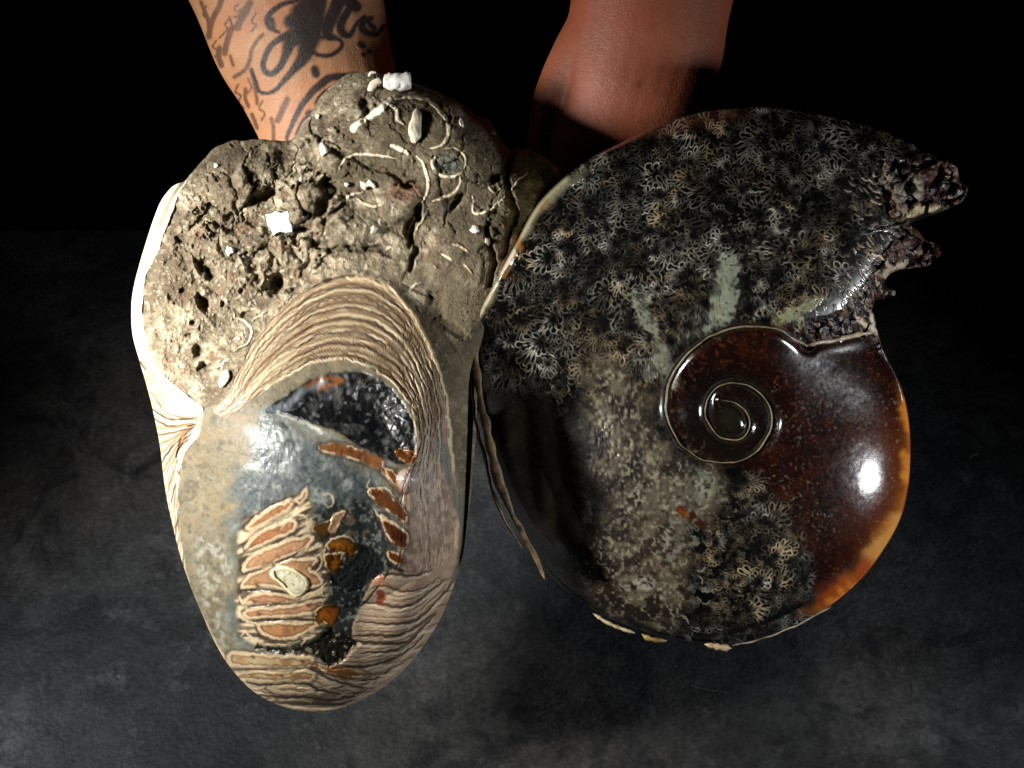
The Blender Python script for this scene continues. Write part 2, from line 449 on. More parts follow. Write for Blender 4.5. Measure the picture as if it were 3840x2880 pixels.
# ------------------------------------------------------------------ table
def table():
    root = None
    m = bpy.data.materials.new('slate_table'); m.use_nodes = True
    nt = m.node_tree; N = nt.nodes; L = nt.links; b = N['Principled BSDF']
    tc = N.new('ShaderNodeTexCoord')
    def noise(scale, det, dist=0, rough=.55):
        n = N.new('ShaderNodeTexNoise'); n.inputs['Scale'].default_value = scale; n.inputs['Detail'].default_value = det
        n.inputs['Distortion'].default_value = dist; n.inputs['Roughness'].default_value = rough
        L.new(tc.outputs['Object'], n.inputs['Vector']); return n
    def ramp(src, stops):
        r = N.new('ShaderNodeValToRGB'); L.new(src, r.inputs[0]); el = r.color_ramp.elements
        while len(el) < len(stops): el.new(0.5)
        for e, (p, c) in zip(el, stops): e.position = p; e.color = (*c, 1)
        return r
    def mix(a, bb, f, mode='MIX'):
        x = N.new('ShaderNodeMix'); x.data_type = 'RGBA'; x.blend_type = mode
        for s, i in ((f, 0), (a, 6), (bb, 7)):
            if isinstance(s, (int, float)): x.inputs[i].default_value = s
            elif isinstance(s, tuple): x.inputs[i].default_value = (*s, 1)
            else: L.new(s, x.inputs[i])
        return x.outputs[2]
    n1 = noise(9, 8, 0.6); n2 = noise(60, 8, 0.3, .65); n3 = noise(420, 5); n4 = noise(22, 9, 1.4, .7); n5 = noise(4, 3)
    base = ramp(n1.outputs[0], [(0.3, (0.008, 0.010, 0.012)), (0.5, (0.021, 0.024, 0.026)), (0.68, (0.048, 0.049, 0.051))])
    c = mix(base.outputs[0], (0.060, 0.050, 0.042), ramp(n5.outputs[0], [(0.5, (0, 0, 0)), (0.75, (.5, .5, .5))]).outputs[0])
    c = mix(c, (0.007, 0.008, 0.010), ramp(n4.outputs[0], [(0.38, (0.9,) * 3), (0.50, (0, 0, 0))]).outputs[0])
    n6 = noise(75, 10, 0.4, .78); c = mix(c, ramp(n6.outputs[0], [(0.35, (0.35,) * 3), (0.65, (1.8,) * 3)]).outputs[0], 0.75, 'MULTIPLY')
    c = mix(c, (0.09, 0.092, 0.098), ramp(n2.outputs[0], [(0.55, (0, 0, 0)), (0.75, (.6,) * 3)]).outputs[0])
    c = mix(c, (1.0, 1.0, 1.0), 0.0)
    g = ramp(n3.outputs[0], [(0.3, (0.42,) * 3), (0.7, (1.25,) * 3)])
    c = mix(c, g.outputs[0], 0.8, 'MULTIPLY')
    vo = N.new('ShaderNodeTexVoronoi'); vo.feature = 'DISTANCE_TO_EDGE'; vo.inputs['Scale'].default_value = 14
    ds = N.new('ShaderNodeVectorMath'); ds.operation = 'ADD'; L.new(tc.outputs['Object'], ds.inputs[0])
    sc_ = N.new('ShaderNodeVectorMath'); sc_.operation = 'SCALE'; sc_.inputs['Scale'].default_value = 0.12; L.new(n4.outputs['Color'], sc_.inputs[0])
    L.new(sc_.outputs[0], ds.inputs[1]); L.new(ds.outputs[0], vo.inputs['Vector'])
    crack = ramp(vo.outputs['Distance'], [(0.0, (1,) * 3), (0.02, (0,) * 3)])
    cm = N.new('ShaderNodeMath'); cm.operation = 'MULTIPLY'; L.new(crack.outputs[0], cm.inputs[0])
    L.new(ramp(n2.outputs[0], [(0.5, (0,) * 3), (0.6, (.8,) * 3)]).outputs[0], cm.inputs[1])
    c = mix(c, (0.006, 0.006, 0.008), cm.outputs[0])
    # dust specks
    v2 = N.new('ShaderNodeTexVoronoi'); v2.inputs['Scale'].default_value = 55; L.new(tc.outputs['Object'], v2.inputs['Vector'])
    sp = ramp(v2.outputs['Distance'], [(0.0, (1,) * 3), (0.028, (0,) * 3)])
    c = mix(c, (0.30, 0.30, 0.29), sp.outputs[0])
    L.new(c, b.inputs['Base Color'])
    L.new(ramp(n2.outputs[0], [(0.3, (.75,) * 3), (0.7, (.5,) * 3)]).outputs[0], b.inputs['Roughness'])
    b.inputs['Specular IOR Level'].default_value = 0.35
    ad = N.new('ShaderNodeMath'); ad.operation = 'MULTIPLY_ADD'; ad.inputs[1].default_value = 0.6
    sm = N.new('ShaderNodeMath'); sm.operation = 'MULTIPLY'; sm.inputs[1].default_value = 0.5; L.new(n2.outputs[0], sm.inputs[0])
    L.new(n3.outputs[0], ad.inputs[0]); L.new(sm.outputs[0], ad.inputs[2])
    bp = N.new('ShaderNodeBump'); bp.inputs['Strength'].default_value = 0.5; bp.inputs['Distance'].default_value = 0.0018
    L.new(ad.outputs[0], bp.inputs['Height']); L.new(bp.outputs[0], b.inputs['Normal'])
    # slab with a rounded back edge
    import bmesh
    bm = bmesh.new()
    bmesh.ops.create_cube(bm, size=1)
    for vv in bm.verts:
        vv.co.x *= 1.8; vv.co.y = -0.60 + (0.865) * (vv.co.y + 0.5); vv.co.z = -0.03 + 0.03 * (vv.co.z + 0.5)
    bmesh.ops.bevel(bm, geom=bm.edges[:], offset=0.004, segments=3, affect='EDGES')
    me = bpy.data.meshes.new('table_top'); bm.to_mesh(me); bm.free()
    o = bpy.data.objects.new('table_top', me); sc.collection.objects.link(o); me.materials.append(m)
    o['kind'] = 'structure'
    o['label'] = 'dark mottled slate table top fading into black at its back edge'
    # old scratches and crumbs in the slate
    sm_ = bpy.data.materials.new('scratch_chalk'); sm_.use_nodes = True
    sb_ = sm_.node_tree.nodes['Principled BSDF']; sb_.inputs['Base Color'].default_value = (.12, .12, .118, 1); sb_.inputs['Roughness'].default_value = .7
    eye = cam_o.matrix_world.translation; R3 = ROT.to_3x3()
    def ground(x, y):
        d = R3 @ Vector(((x - 1920) * U, (1440 - y) * U, -0.60)); k = -eye.z / d.z
        return eye + d * k
    for i, pts in enumerate([[(2540, 2555), (2640, 2585), (2740, 2597)], [(3635, 1718), (3652, 1706), (3668, 1704)]]):
        p = curve(pts, 18); V_ = []
        for j, (x, y) in enumerate(p):
            g_ = ground(x, y); w_ = (0.00022 if i != 1 else .0006) * (0.4 + 0.6 * math.sin(math.pi * (j + .5) / len(p))) * (.6 + .4 * math.sin(j * 2.3 + i))
            t_ = ground(*p[min(j + 1, len(p) - 1)]) - ground(*p[max(j - 1, 0)]); t_.normalize(); n_ = Vector((-t_.y, t_.x, 0)) * w_
            V_ += [(g_ + n_)[:2] + (0.00015,), (g_)[:2] + (0.0002,), (g_ - n_)[:2] + (0.00015,)]
        F_ = [f for j in range(len(p) - 1) for f in ((3 * j, 3 * j + 3, 3 * j + 4, 3 * j + 1), (3 * j + 1, 3 * j + 4, 3 * j + 5, 3 * j + 2))]
        mm = bpy.data.meshes.new('scratch'); mm.from_pydata([tuple(q) for q in V_], [], F_); mm.materials.append(sm_)
        so = bpy.data.objects.new('scratch', mm); sc.collection.objects.link(so); so.parent = o
    return o
table()

# ------------------------------------------------------------------ left half: pale cut shell and the rock around it
L_OUT = v([(400, 388), (378, 398), (350, 430), (333, 470), (318, 515), (303, 565), (290, 615), (284, 660), (286, 720), (300, 775), (316, 830), (330, 885),
           (345, 960), (352, 1020), (360, 1075), (372, 1130), (388, 1195), (410, 1262), (438, 1330), (468, 1395), (500, 1445),
           (545, 1492), (600, 1522), (660, 1537), (720, 1536), (770, 1518), (820, 1490), (872, 1447), (915, 1395), (952, 1335), (982, 1260), (1003, 1190), (1012, 1120),
           (1022, 1020), (1030, 900), (1034, 800), (1056, 722), (1114, 640), (1172, 535), (1208, 455), (1212, 385), (1185, 345), (1150, 322), (1100, 318),
           (1075, 288), (1040, 250), (990, 222), (940, 200), (890, 178), (840, 162), (800, 153), (762, 158), (725, 178), (690, 215), (665, 255), (640, 290), (610, 302), (570, 303),
           (530, 302), (490, 306), (460, 322), (430, 355)])
LB = Body((1130, 1560), L_OUT, 400, lambda x, y: 26 * (fbm(x, y, 42, 501, 4) - .5) * smooth(1150, 950, y) * smooth(620, 700, x), ((1130, 1600), 6))
LS = Sheet(400, 150, 2200, 2750, (142, 129, 104), 0.85)
def paint_left(s):
    X, Y = s.X, s.Y
    # ---- rock (everything, then the shell is laid over it)
    n = fbm(X, Y, 170, 3, 5); f = fbm(X, Y, 34, 13, 4); g = fbm(X, Y, 11, 23, 3)
    s.paint(smooth(0.42, 0.66, n) * 0.5, (178, 164, 136)); s.paint(smooth(0.5, 0.72, fbm(X, Y, 90, 43, 4)) * 0.6, (96, 83, 64))
    s.paint(smooth(0.55, 0.72, f) * 0.55, (206, 194, 166)); s.paint(smooth(0.5, 0.33, f) * 0.5, (104, 94, 76))
    s.paint(smooth(0.6, 0.8, fbm(X, Y, 60, 53, 4)) * 0.5, (130, 92, 66))
    s.paint(smooth(0.66, 0.8, g) * 0.6, (212, 204, 184)); s.paint(smooth(0.36, 0.24, g) * 0.6, (60, 52, 42))
    crag = fbm(X, Y, 130, 61, 5, .55)
    ridge = 1 - np.abs(fbm(X, Y, 180, 71, 4) - 0.5) * 4
    smooth_zone = np.clip(smooth(1000, 1350, Y) * smooth(600, 900, X) + smooth(1150, 1350, X) * 0.75, 0, 1)
    rough_amt = 1 - 0.8 * smooth_zone
    s.z += (crag - 0.5) * 60 * rough_amt + (f - 0.5) * 19 * rough_amt + (g - 0.5) * 8 * (rough_amt + 0.1)
    s.z += -12 * smooth(0.6, 1.0, ridge) * rough_amt
    # step ledges in the upper rock
    f1, f2, idn = cellular(X + (n - .5) * 120, Y + (f - .5) * 100, 125, 5)
    up = smooth(1100, 900, Y) * smooth(650, 760, X)
    s.z += (idn - 0.5) * 34 * up * rough_amt; s.z -= 14 * np.exp(-((f2 - f1) / 9.0) ** 2) * up * rough_amt
    # named hollows, their floors also painted darker: shade put into the colour
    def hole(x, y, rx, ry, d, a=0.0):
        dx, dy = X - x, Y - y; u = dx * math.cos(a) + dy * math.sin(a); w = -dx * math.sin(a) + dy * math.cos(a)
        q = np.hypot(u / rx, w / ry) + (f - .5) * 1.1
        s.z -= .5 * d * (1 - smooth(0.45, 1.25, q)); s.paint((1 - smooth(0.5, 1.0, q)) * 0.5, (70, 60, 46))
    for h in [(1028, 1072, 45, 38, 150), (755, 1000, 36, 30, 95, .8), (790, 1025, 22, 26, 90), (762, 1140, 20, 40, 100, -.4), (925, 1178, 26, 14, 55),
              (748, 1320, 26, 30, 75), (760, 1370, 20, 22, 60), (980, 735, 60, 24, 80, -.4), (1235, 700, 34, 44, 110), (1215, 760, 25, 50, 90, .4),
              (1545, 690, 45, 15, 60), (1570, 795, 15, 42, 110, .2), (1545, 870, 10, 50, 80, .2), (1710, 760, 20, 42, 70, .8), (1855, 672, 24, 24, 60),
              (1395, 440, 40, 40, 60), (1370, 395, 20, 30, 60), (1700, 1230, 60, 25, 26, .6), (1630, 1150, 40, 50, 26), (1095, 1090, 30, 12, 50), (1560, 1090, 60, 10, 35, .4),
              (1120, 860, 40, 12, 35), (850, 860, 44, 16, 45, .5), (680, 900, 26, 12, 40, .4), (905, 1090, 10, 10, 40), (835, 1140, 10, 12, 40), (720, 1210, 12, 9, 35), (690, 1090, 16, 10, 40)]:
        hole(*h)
    r = np.random.RandomState(3)
    for i in range(80):
        x = r.uniform(560, 1300); y = r.uniform(760, 1440); rr = r.uniform(3, 11) * (1 if r.rand() < .85 else 1.8)
        sl = s.box(np.array([[x, y]]), rr * 2.2); dx = s.X[sl] - x; dy = s.Y[sl] - y
        q = np.hypot(dx, dy * r.uniform(.7, 1.5)) / rr; mm = 1 - smooth(.4, 1.2, q)
        mm = mm * smooth(.35, .6, f[sl]); s.z[sl] -= rr * 1.3 * mm; s.col[sl] += (lin((84, 72, 56)) - s.col[sl]) * (mm * .5)[..., None]  # small pits tinted dark as well, recess shade in the colour
    for i in range(300):
        x = r.uniform(560, 1950); y = r.uniform(300, 1300); rr = r.uniform(2.5, 6)
        sl = s.box(np.array([[x, y]]), rr * 2.2); q = np.hypot(s.X[sl] - x, (s.Y[sl] - y) * r.uniform(.5, 1.5)) / rr; mm = 1 - smooth(.5, 1.2, q)
        s.z[sl] += rr * mm; s.col[sl] += (lin((225, 216, 196)) - s.col[sl]) * (mm * r.uniform(.3, .9))[..., None]
    # rounded lumps of rock
    for x, y, rx, ry, d in [(1560, 560, 360, 290, 45), (1900, 640, 210, 200, 25), (1180, 770, 150, 90, 45), (1780, 960, 190, 180, 45), (1330, 1050, 190, 120, 20),
                            (900, 640, 200, 110, 40), (1460, 480, 140, 110, 25), (1310, 850, 140, 70, 40), (1480, 780, 120, 60, 35), (1730, 560, 170, 170, 40), (1650, 1160, 200, 130, -20), (1330, 350, 200, 100, 40)]:
        q = np.hypot((X - x) / rx, (Y - y) / ry); s.z += d * np.clip(1 - q * q, 0, 1) ** .8 * .9
    # fault grooves between the lumps
    for pts in ([(1560, 780), (1530, 860), (1560, 930), (1540, 1010)], [(1240, 940), (1330, 930), (1430, 935)], [(1920, 560), (1900, 680), (1930, 800), (1880, 960)],
                [(1100, 700), (1200, 690), (1290, 740), (1220, 830)], [(1820, 860), (1850, 950), (1840, 1060)], [(1250, 560), (1330, 600), (1440, 640), (1540, 700)]):
        s.stroke(pts, 20, (70, 60, 46), .6, dz=-38, soft=.6, wob=4)
    # polished flat rock in the middle/right, darker dull brown
    s.paint(smooth(1500, 1700, X) * smooth(1050, 1250, Y) * 0.55, (98, 88, 68))
    big = fbm(X, Y, 240, 311, 4)
    s.paint(smooth(.5, .66, big) * .55, (92, 80, 62)); s.paint(smooth(.56, .7, fbm(X + Y * .6, Y, 70, 313, 4)) * smooth(1000, 700, Y) * .6, (74, 60, 48))
    dome = np.zeros_like(X)
    for x, y, rx, ry in [(1850, 560, 190, 200), (1640, 500, 130, 120), (1800, 880, 150, 150), (1370, 650, 160, 70), (1700, 1180, 190, 150), (1850, 760, 150, 120)]:
        dome = np.maximum(dome, 1 - smooth(.75, 1.1, np.hypot((X - x) / rx, (Y - y) / ry) + (f - .5) * .3))
    s.paint(dome * .65, (98, 88, 68), .6)
    # ---- left outer wall of the shell
    rim_in = v([(403, 388), (385, 425), (368, 470), (350, 520), (330, 565), (314, 600), (308, 660), (312, 720), (330, 775), (360, 815), (400, 850), (440, 885), (438, 930), (400, 975), (372, 1000)])
    wall = s.inside(rim_in + v([(340, 1040), (250, 1000), (230, 700), (260, 500), (330, 400), (385, 370)]), 4, True, 5, 30)
    s.part[wall > .5] = 1
    s.z *= 1 - wall
    s.paint(wall, (236, 226, 206), 0.45, 16)
    s.stroke(v([(396, 392), (372, 425), (352, 470), (345, 485)]), 14, (120, 110, 88), .9)
    s.paint(wall * smooth(.45, .6, fbm(X * 2.5, Y, 60, 91, 4)) * 0.35, (214, 184, 146))
    s.stroke(v([(300, 775), (325, 800), (345, 840)]), 16, (205, 160, 115), .8); s.stroke(v([(303, 782), (315, 800)]), 9, (88, 74, 62), .9)
    # fan of growth layers that pinches at (440,930) and spreads to the left edge
    fan = s.inside(v([(318, 800), (350, 812), (395, 850), (432, 880), (436, 915), (425, 950), (395, 985), (385, 1060), (380, 1120), (395, 1200), (430, 1300), (480, 1400), (500, 1450), (420, 1400), (330, 1200), (300, 1000), (290, 850)]), 6, True, 6, 30)
    s.part[fan > .5] = 1; s.z *= 1 - fan
    s.paint(fan, (206, 184, 148), 0.45, 8)
    s.paint(fan * smooth(.45, .62, fbm(X, Y, 70, 95, 4)) * .6, (200, 166, 126))
    ends = np.linspace(845, 1330, 26)
    for i, ye in enumerate(ends):
        xe = np.interp(ye, [800, 900, 1000, 1100, 1200, 1300, 1400], [318, 335, 352, 365, 388, 425, 470]) - 4
        t = i / 25.0
        y0 = 905 + 45 * t + r.uniform(-8, 8); x0 = 430 - 25 * t
        ln = [(x0, y0), (x0 - 22 - 6 * t, y0 + (ye - y0) * 0.12 + 6), ((x0 * .35 + xe * .65), y0 + (ye - y0) * 0.42 + 10), (xe, ye)]
        c = [(96, 70, 46), (150, 112, 76), (62, 48, 36)][i % 3]
        s.stroke(v(ln), r.uniform(6, 12), c, r.uniform(.6, .95), dz=-6, taper=True, wob=2.5)
        ln2 = [(a + 2, b + 6) for a, b in ln]
        s.stroke(v(ln2), r.uniform(5, 12), (250, 240, 218), r.uniform(.3, .8), dz=3, taper=True, wob=2)
    # ---- inner body: grey-beige fill polished flat
    body = s.inside(v([(440, 885), (480, 870), (520, 850), (620, 720), (700, 640), (800, 620), (880, 700), (940, 830), (975, 960), (1000, 1100), (985, 1210), (950, 1320), (880, 1430), (780, 1500), (680, 1530), (600, 1515), (530, 1470), (470, 1390), (420, 1290),
                       (392, 1180), (385, 1060), (400, 985), (430, 940)]), 8, True, 4, 40)
    s.z *= 1 - body * 0.92
    s.paint(body, (112, 105, 84), 0.6); s.z += body * ((fbm(X, Y, 16, 119, 3) - .5) * 3 + (fbm(X, Y, 120, 121, 3) - .5) * 14)
    s.part[body > .5] = 2
    s.paint(body * smooth(.35, .75, fbm(X, Y, 110, 103, 5)) * .55, (92, 87, 70))
    s.paint(body * smooth(.56, .7, fbm(X, Y, 22, 107, 4)) * .35, (136, 129, 108))
    s.paint(body * smooth(.62, .74, fbm(X, Y, 9, 109, 2)) * .5, (70, 64, 50))
    s.paint(body * smooth(.4, .75, fbm(X, Y, 46, 125, 5)) * .5, (128, 112, 84)); s.paint(body * smooth(.6, .8, fbm(X, Y, 30, 126, 3)) * .6, (74, 66, 52))
    for i in range(14):
        x = r.uniform(540, 640) * V22 * .8 + 60; y = r.uniform(930, 1010) * V22
        s.stroke([(x, y), (x + r.uniform(-30, 30), y + r.uniform(20, 60))], 4, (92, 84, 66), .6, wob=3)
    # paler mottled grey toward the lower left
    mot = s.inside(v([(420, 1180), (450, 1160), (500, 1200), (520, 1300), (500, 1400), (470, 1390), (430, 1300)]), 30)
    s.paint(mot * smooth(.42, .72, fbm(X, Y, 20, 113, 4)) * .8, (146, 144, 130)); s.paint(mot * smooth(.5, .38, fbm(X, Y, 18, 117, 3)) * .6, (74, 72, 58))
    # bluish grey polished stone
    blue = s.inside(v([(560, 900), (620, 905), (680, 950), (760, 1000), (830, 1050), (855, 1150), (850, 1260), (790, 1330), (780, 1420), (700, 1420), (540, 1400), (505, 1340), (520, 1240), (500, 1150), (520, 1050), (545, 1000)]), 45, True, 40, 70)
    s.paint(blue, (92, 98, 98), 0.32)
    s.paint(blue * smooth(.42, .7, fbm(X, Y, 50, 123, 5)) * .8, (136, 141, 134)); s.paint(blue * smooth(.52, .4, fbm(X, Y, 46, 127, 5)) * .8, (66, 74, 74))
    s.paint(blue * smooth(.58, .66, fbm(X, Y, 12, 129, 3)) * .5, (36, 42, 42))
    dk = s.inside(v([(690, 1100), (740, 1080), (800, 1090), (845, 1180), (835, 1250), (800, 1290), (780, 1330), (775, 1400), (700, 1410), (620, 1410), (520, 1370), (560, 1330), (640, 1360), (690, 1330), (700, 1230), (660, 1170)]), 26, True, 34, 60)
    s.paint(dk, (38, 42, 40), 0.25, -4); s.paint(dk * smooth(.58, .7, fbm(X, Y, 14, 131, 3)) * .7, (120, 122, 116)); s.paint(dk * smooth(.6, .72, fbm(X, Y, 60, 133, 4)) * .7, (96, 82, 62))
    s.part[(blue > .5) & (s.part == 2)] = 2
    # dark green seam beside the slots
    s.stroke(v([(505, 1150), (512, 1240), (508, 1320), (520, 1380)]), 26, (84, 84, 66), .6, wob=6)
    # ---- crystal hollow
    cav = s.inside(v([(575, 888), (620, 855), (665, 825), (710, 806), (770, 802), (825, 822), (872, 865), (893, 915), (898, 985), (868, 1003), (820, 985), (770, 955), (720, 930), (670, 915), (620, 896)]), 5, True, 8, 35)
    sd = s.sd
    cf1, cf2, cid = cellular(X, Y, 30, 15); cg1, cg2, cgid = cellular(X, Y, 13, 19)
    s.paint(cav, (15, 16, 18), 0.36, -6)
    s.z += cav * (-30 * smooth(0, 110, sd) + (fbm(X, Y, 60, 151, 4) - .5) * 16 + (fbm(X, Y, 14, 153, 2) - .5) * 2)
    s.paint(cav * smooth(.93, .97, cgid) * .5, (125, 130, 132)); s.paint(cav * smooth(.55, .75, fbm(X, Y, 40, 143, 4)) * .7, (74, 74, 70))
    s.paint(cav * smooth(.62, .8, fbm(X, Y, 24, 149, 3)) * smooth(820, 840, X / V22) * .6, (110, 110, 108))
    s.part[cav > .5] = 3
    for i in range(26):
        t = r.rand(); x = 600 + 280 * t; y = 880 - 60 * math.sin(t * 2.2) + r.uniform(-10, 75) * (.3 + .7 * t)
        s.stroke(v([(x, y), (x + r.uniform(-18, 18), y + r.uniform(-8, 12)), (x + r.uniform(-20, 26), y + r.uniform(-5, 20))]), r.uniform(3, 7), [(116, 122, 126), (80, 84, 86), (96, 78, 62)][i % 3], r.uniform(.3, .8), dz=3, taper=True, wob=3)
    s.stroke(v([(565, 890), (610, 880), (650, 850), (700, 822)]), 26, (110, 118, 122), .75, soft=.7, wob=5); s.stroke(v([(600, 900), (660, 925), (720, 945), (780, 975), (850, 1005)]), 18, (120, 124, 116), .7, soft=.7, wob=6)
    s.stroke(v([(660, 836), (700, 818), (740, 822), (690, 838)]), 15, (122, 74, 34), .9)
    s.stroke(v([(600, 893), (640, 903), (670, 920), (690, 935)]), 14, (190, 192, 184), .7, wob=4)
    # ---- arch of growth layers
    inner = np.array(v([(478, 900), (520, 880), (575, 842), (630, 808), (690, 782), (755, 780), (815, 800), (868, 845), (897, 905), (900, 975), (880, 1020), (862, 1090), (862, 1170), (850, 1230), (800, 1290), (770, 1340), (760, 1385), (700, 1410), (620, 1405)]))
    outer = np.array(v([(462, 888), (492, 850), (545, 745), (610, 668), (680, 616), (752, 594), (820, 606), (880, 655), (930, 745), (962, 840), (975, 930), (982, 1010), (992, 1090), (990, 1180), (962, 1290), (915, 1380), (850, 1455), (760, 1515), (660, 1532)]))
    ic = curve(inner, 8); oc = curve(outer, 8)
    def rs(c, n=150):
        dd = np.r_[0, np.cumsum(np.hypot(*np.diff(c, axis=0).T))]; q = np.linspace(0, dd[-1], n)
        return np.stack([np.interp(q, dd, c[:, 0]), np.interp(q, dd, c[:, 1])], -1)
    # keep knots matched: interpolate knot by knot
    def between(t, a=0, b=19):
        return curve(inner[a:b] * (1 - t) + outer[a:b] * t, 9)
    band = s.inside(np.vstack([rs(ic, 60), rs(oc, 60)[::-1]]), 5, False)
    s.z *= 1 - band * 0.9
    s.paint(band, (140, 122, 95), 0.45)
    s.part[band > .5] = 4
    s.paint(band * smooth(.45, .6, fbm(X, Y, 60, 163, 4)) * .5, (146, 122, 96)); s.paint(band * smooth(.5, .7, fbm(X, Y, 35, 167, 4)) * .4, (192, 172, 140))
    low = band * smooth(1060, 1160, Y / V22)
    s.paint(low * .6, (176, 146, 124))
    s.paint(band * smooth(700, 500, X / V22) * .6, (206, 190, 160))
    for i in range(52):
        t = (i + 0.5) / 52 + r.uniform(-.012, .012)
        a = 0 if r.rand() < .6 else r.randint(1, 5); b = (12 if t < .35 else 15) if r.rand() < .75 else 17
        if r.rand() < .3: b = r.randint(8, 12)
        c = [(82, 56, 34), (54, 42, 32), (120, 84, 52), (206, 190, 156), (100, 74, 48)][i % 5]
        w = r.uniform(3, 7) if i % 5 != 3 else r.uniform(5, 12)
        s.stroke(between(t, a, b), w, c, r.uniform(.45, .95), dz=-2.2 if i % 5 != 3 else 1.6, taper=True, wob=2.5, raw=True)
    for t, w, c in [(.06, 12, (70, 46, 26)), (.2, 10, (60, 42, 28)), (.34, 9, (52, 40, 32)), (.5, 8, (70, 52, 34)), (.62, 6, (60, 48, 36)), (.74, 6, (60, 48, 36)), (.86, 5, (56, 46, 34))]:
        s.stroke(between(t, 3, 9), w, c, .95, dz=-3.5, taper=True, wob=3, raw=True)
    s.stroke(between(.97, 5, 14), 10, (214, 192, 150), .85, 5, wob=3, raw=True); s.stroke(between(.0, 6, 11), 8, (196, 170, 132), .8, 5, wob=3, raw=True)
    s.stroke(between(0.02, 2, 7), 6, (226, 214, 180), .8, 4, wob=3, raw=True)
    # pinkish mottling down the right flank
    fl = s.inside(v([(900, 1010), (965, 1010), (985, 1120), (965, 1230), (905, 1260), (850, 1260), (868, 1150), (875, 1060)]), 14, True, 14, 40)
    s.paint(fl * .3, (172, 146, 126)); s.paint(fl * smooth(.4, .75, fbm(X * 1.6, Y, 24, 173, 4)) * .6, (198, 172, 150)); s.paint(fl * smooth(.58, .3, fbm(X * 1.6, Y, 20, 177, 4)) * .6, (116, 92, 74))
    for i in range(26):
        y = r.uniform(1010, 1240); x = r.uniform(880, 975)
        s.stroke(v([(x, y), (x - r.uniform(-3, 6), y + r.uniform(15, 40))]), 6, (208, 180, 146) if i % 2 else (112, 86, 62), .6, dz=2, taper=True, wob=2)
    # layers sweeping in from the lower right flank
    zz5 = lambda q: zoomed(q, 750, 1900, 1100 / 2147.)
    sw = s.inside(zz5([(1120, 880), (1180, 730), (1260, 560), (1400, 470), (1600, 480), (1820, 420), (1900, 380), (1950, 420), (1800, 760), (1560, 1120), (1250, 1380), (900, 1490), (600, 1460), (350, 1340), (215, 1200), (215, 1060), (420, 1080), (830, 1110), (1000, 1180), (1120, 1060)]), 6, True, 7, 30)
    s.z *= 1 - sw * .85; s.paint(sw, (176, 152, 128), .36); s.part[sw > .5] = 4
    s.paint(sw * smooth(800, 300, (X - 750) / .512) * .75, (212, 198, 166)); s.paint(sw * smooth(.5, .65, fbm(X, Y * 2, 50, 183, 4)) * .45, (142, 112, 86))
    lines = [[(1250, 600), (1330, 580), (1480, 620), (1640, 590), (1760, 520)], [(1180, 690), (1290, 710), (1420, 735), (1560, 710), (1700, 610), (1800, 520)],
             [(1150, 850), (1300, 850), (1480, 860), (1620, 800), (1780, 640), (1880, 500)], [(1120, 940), (1250, 945), (1440, 940), (1600, 870), (1730, 760)],
             [(950, 985), (1100, 975), (1350, 1005), (1520, 980), (1640, 880), (1720, 780)], [(1180, 1080), (1350, 1060), (1500, 1020), (1600, 930)],
             [(820, 1160), (1000, 1180), (1200, 1170), (1400, 1120), (1550, 1030), (1640, 930)], [(840, 1190), (1000, 1240), (1180, 1270), (1340, 1230), (1500, 1130)],
             [(280, 1170), (450, 1200), (620, 1210), (800, 1190), (960, 1260), (1150, 1320), (1300, 1280)], [(240, 1230), (400, 1300), (560, 1290), (760, 1290), (900, 1350), (1100, 1380), (1280, 1320)],
             [(300, 1330), (480, 1390), (700, 1390), (900, 1410), (1150, 1400)], [(420, 1410), (600, 1440), (760, 1440), (960, 1450), (1120, 1420)], [(560, 1340), (520, 1310), (650, 1300), (800, 1320)],
             [(1300, 500), (1420, 500), (1560, 500), (1700, 470)]]
    extra = []
    for a_, b_ in zip(lines[:-1], lines[1:]):
        for t_ in (.33, .66):
            ca_ = curve([tuple(map(float, q)) for q in a_], 20)[:, :2]; cb_ = curve([tuple(map(float, q)) for q in b_], 20)[:, :2]
            m_ = 8; ia = np.linspace(0, len(ca_) - 1, m_).astype(int); ib = np.linspace(0, len(cb_) - 1, m_).astype(int)
            if np.hypot(*(ca_[ia] - cb_[ib]).mean(0)) < 190: extra.append([tuple(q) for q in ca_[ia] * (1 - t_) + cb_[ib] * t_])
    for ln in extra:
        s.stroke(zz5(ln), r.uniform(4, 7), (92, 70, 50), .75, dz=-2, taper=True, wob=3); s.stroke(zz5([(a, b + 14) for a, b in ln]), r.uniform(4, 7), (214, 198, 168), .5, dz=1, taper=True, wob=3)
    for i, ln in enumerate(lines):
        s.stroke(zz5(ln), r.uniform(7, 13), (58, 48, 38), .92, dz=-4, taper=True, wob=3)
        s.stroke(zz5([(a, b + 26) for a, b in ln]), r.uniform(6, 12), (222, 206, 176), .55, dz=2, taper=True, wob=3)
        s.stroke(zz5([(a + 10, b - 22) for a, b in ln]), r.uniform(4, 8), (130, 100, 74), .5, taper=True, wob=3)
    for i in range(46):
        t = i / 45.; a = 60 + 1500 * t; x0 = 260 + 1500 * t; 
        y0 = np.interp(x0, [215, 400, 800, 1250, 1560, 1800], [1180, 1370, 1470, 1350, 1080, 700]) - r.uniform(20, 130)
        s.stroke(zz5([(x0, y0), (x0 + r.uniform(60, 160), y0 + r.uniform(-5, 25) - 60 * t)]), r.uniform(4, 9), [(66, 52, 38), (228, 214, 184), (120, 92, 66)][i % 3], .75, dz=3 if i % 3 == 1 else -4, taper=True, wob=2)
    s.stroke(zz5([(1480, 470), (1390, 430), (1380, 390)]), 16, (30, 28, 24), .9); s.stroke(zz5([(1180, 720), (1250, 650), (1310, 580), (1370, 480)]), 9, (36, 28, 24), .9, wob=2)
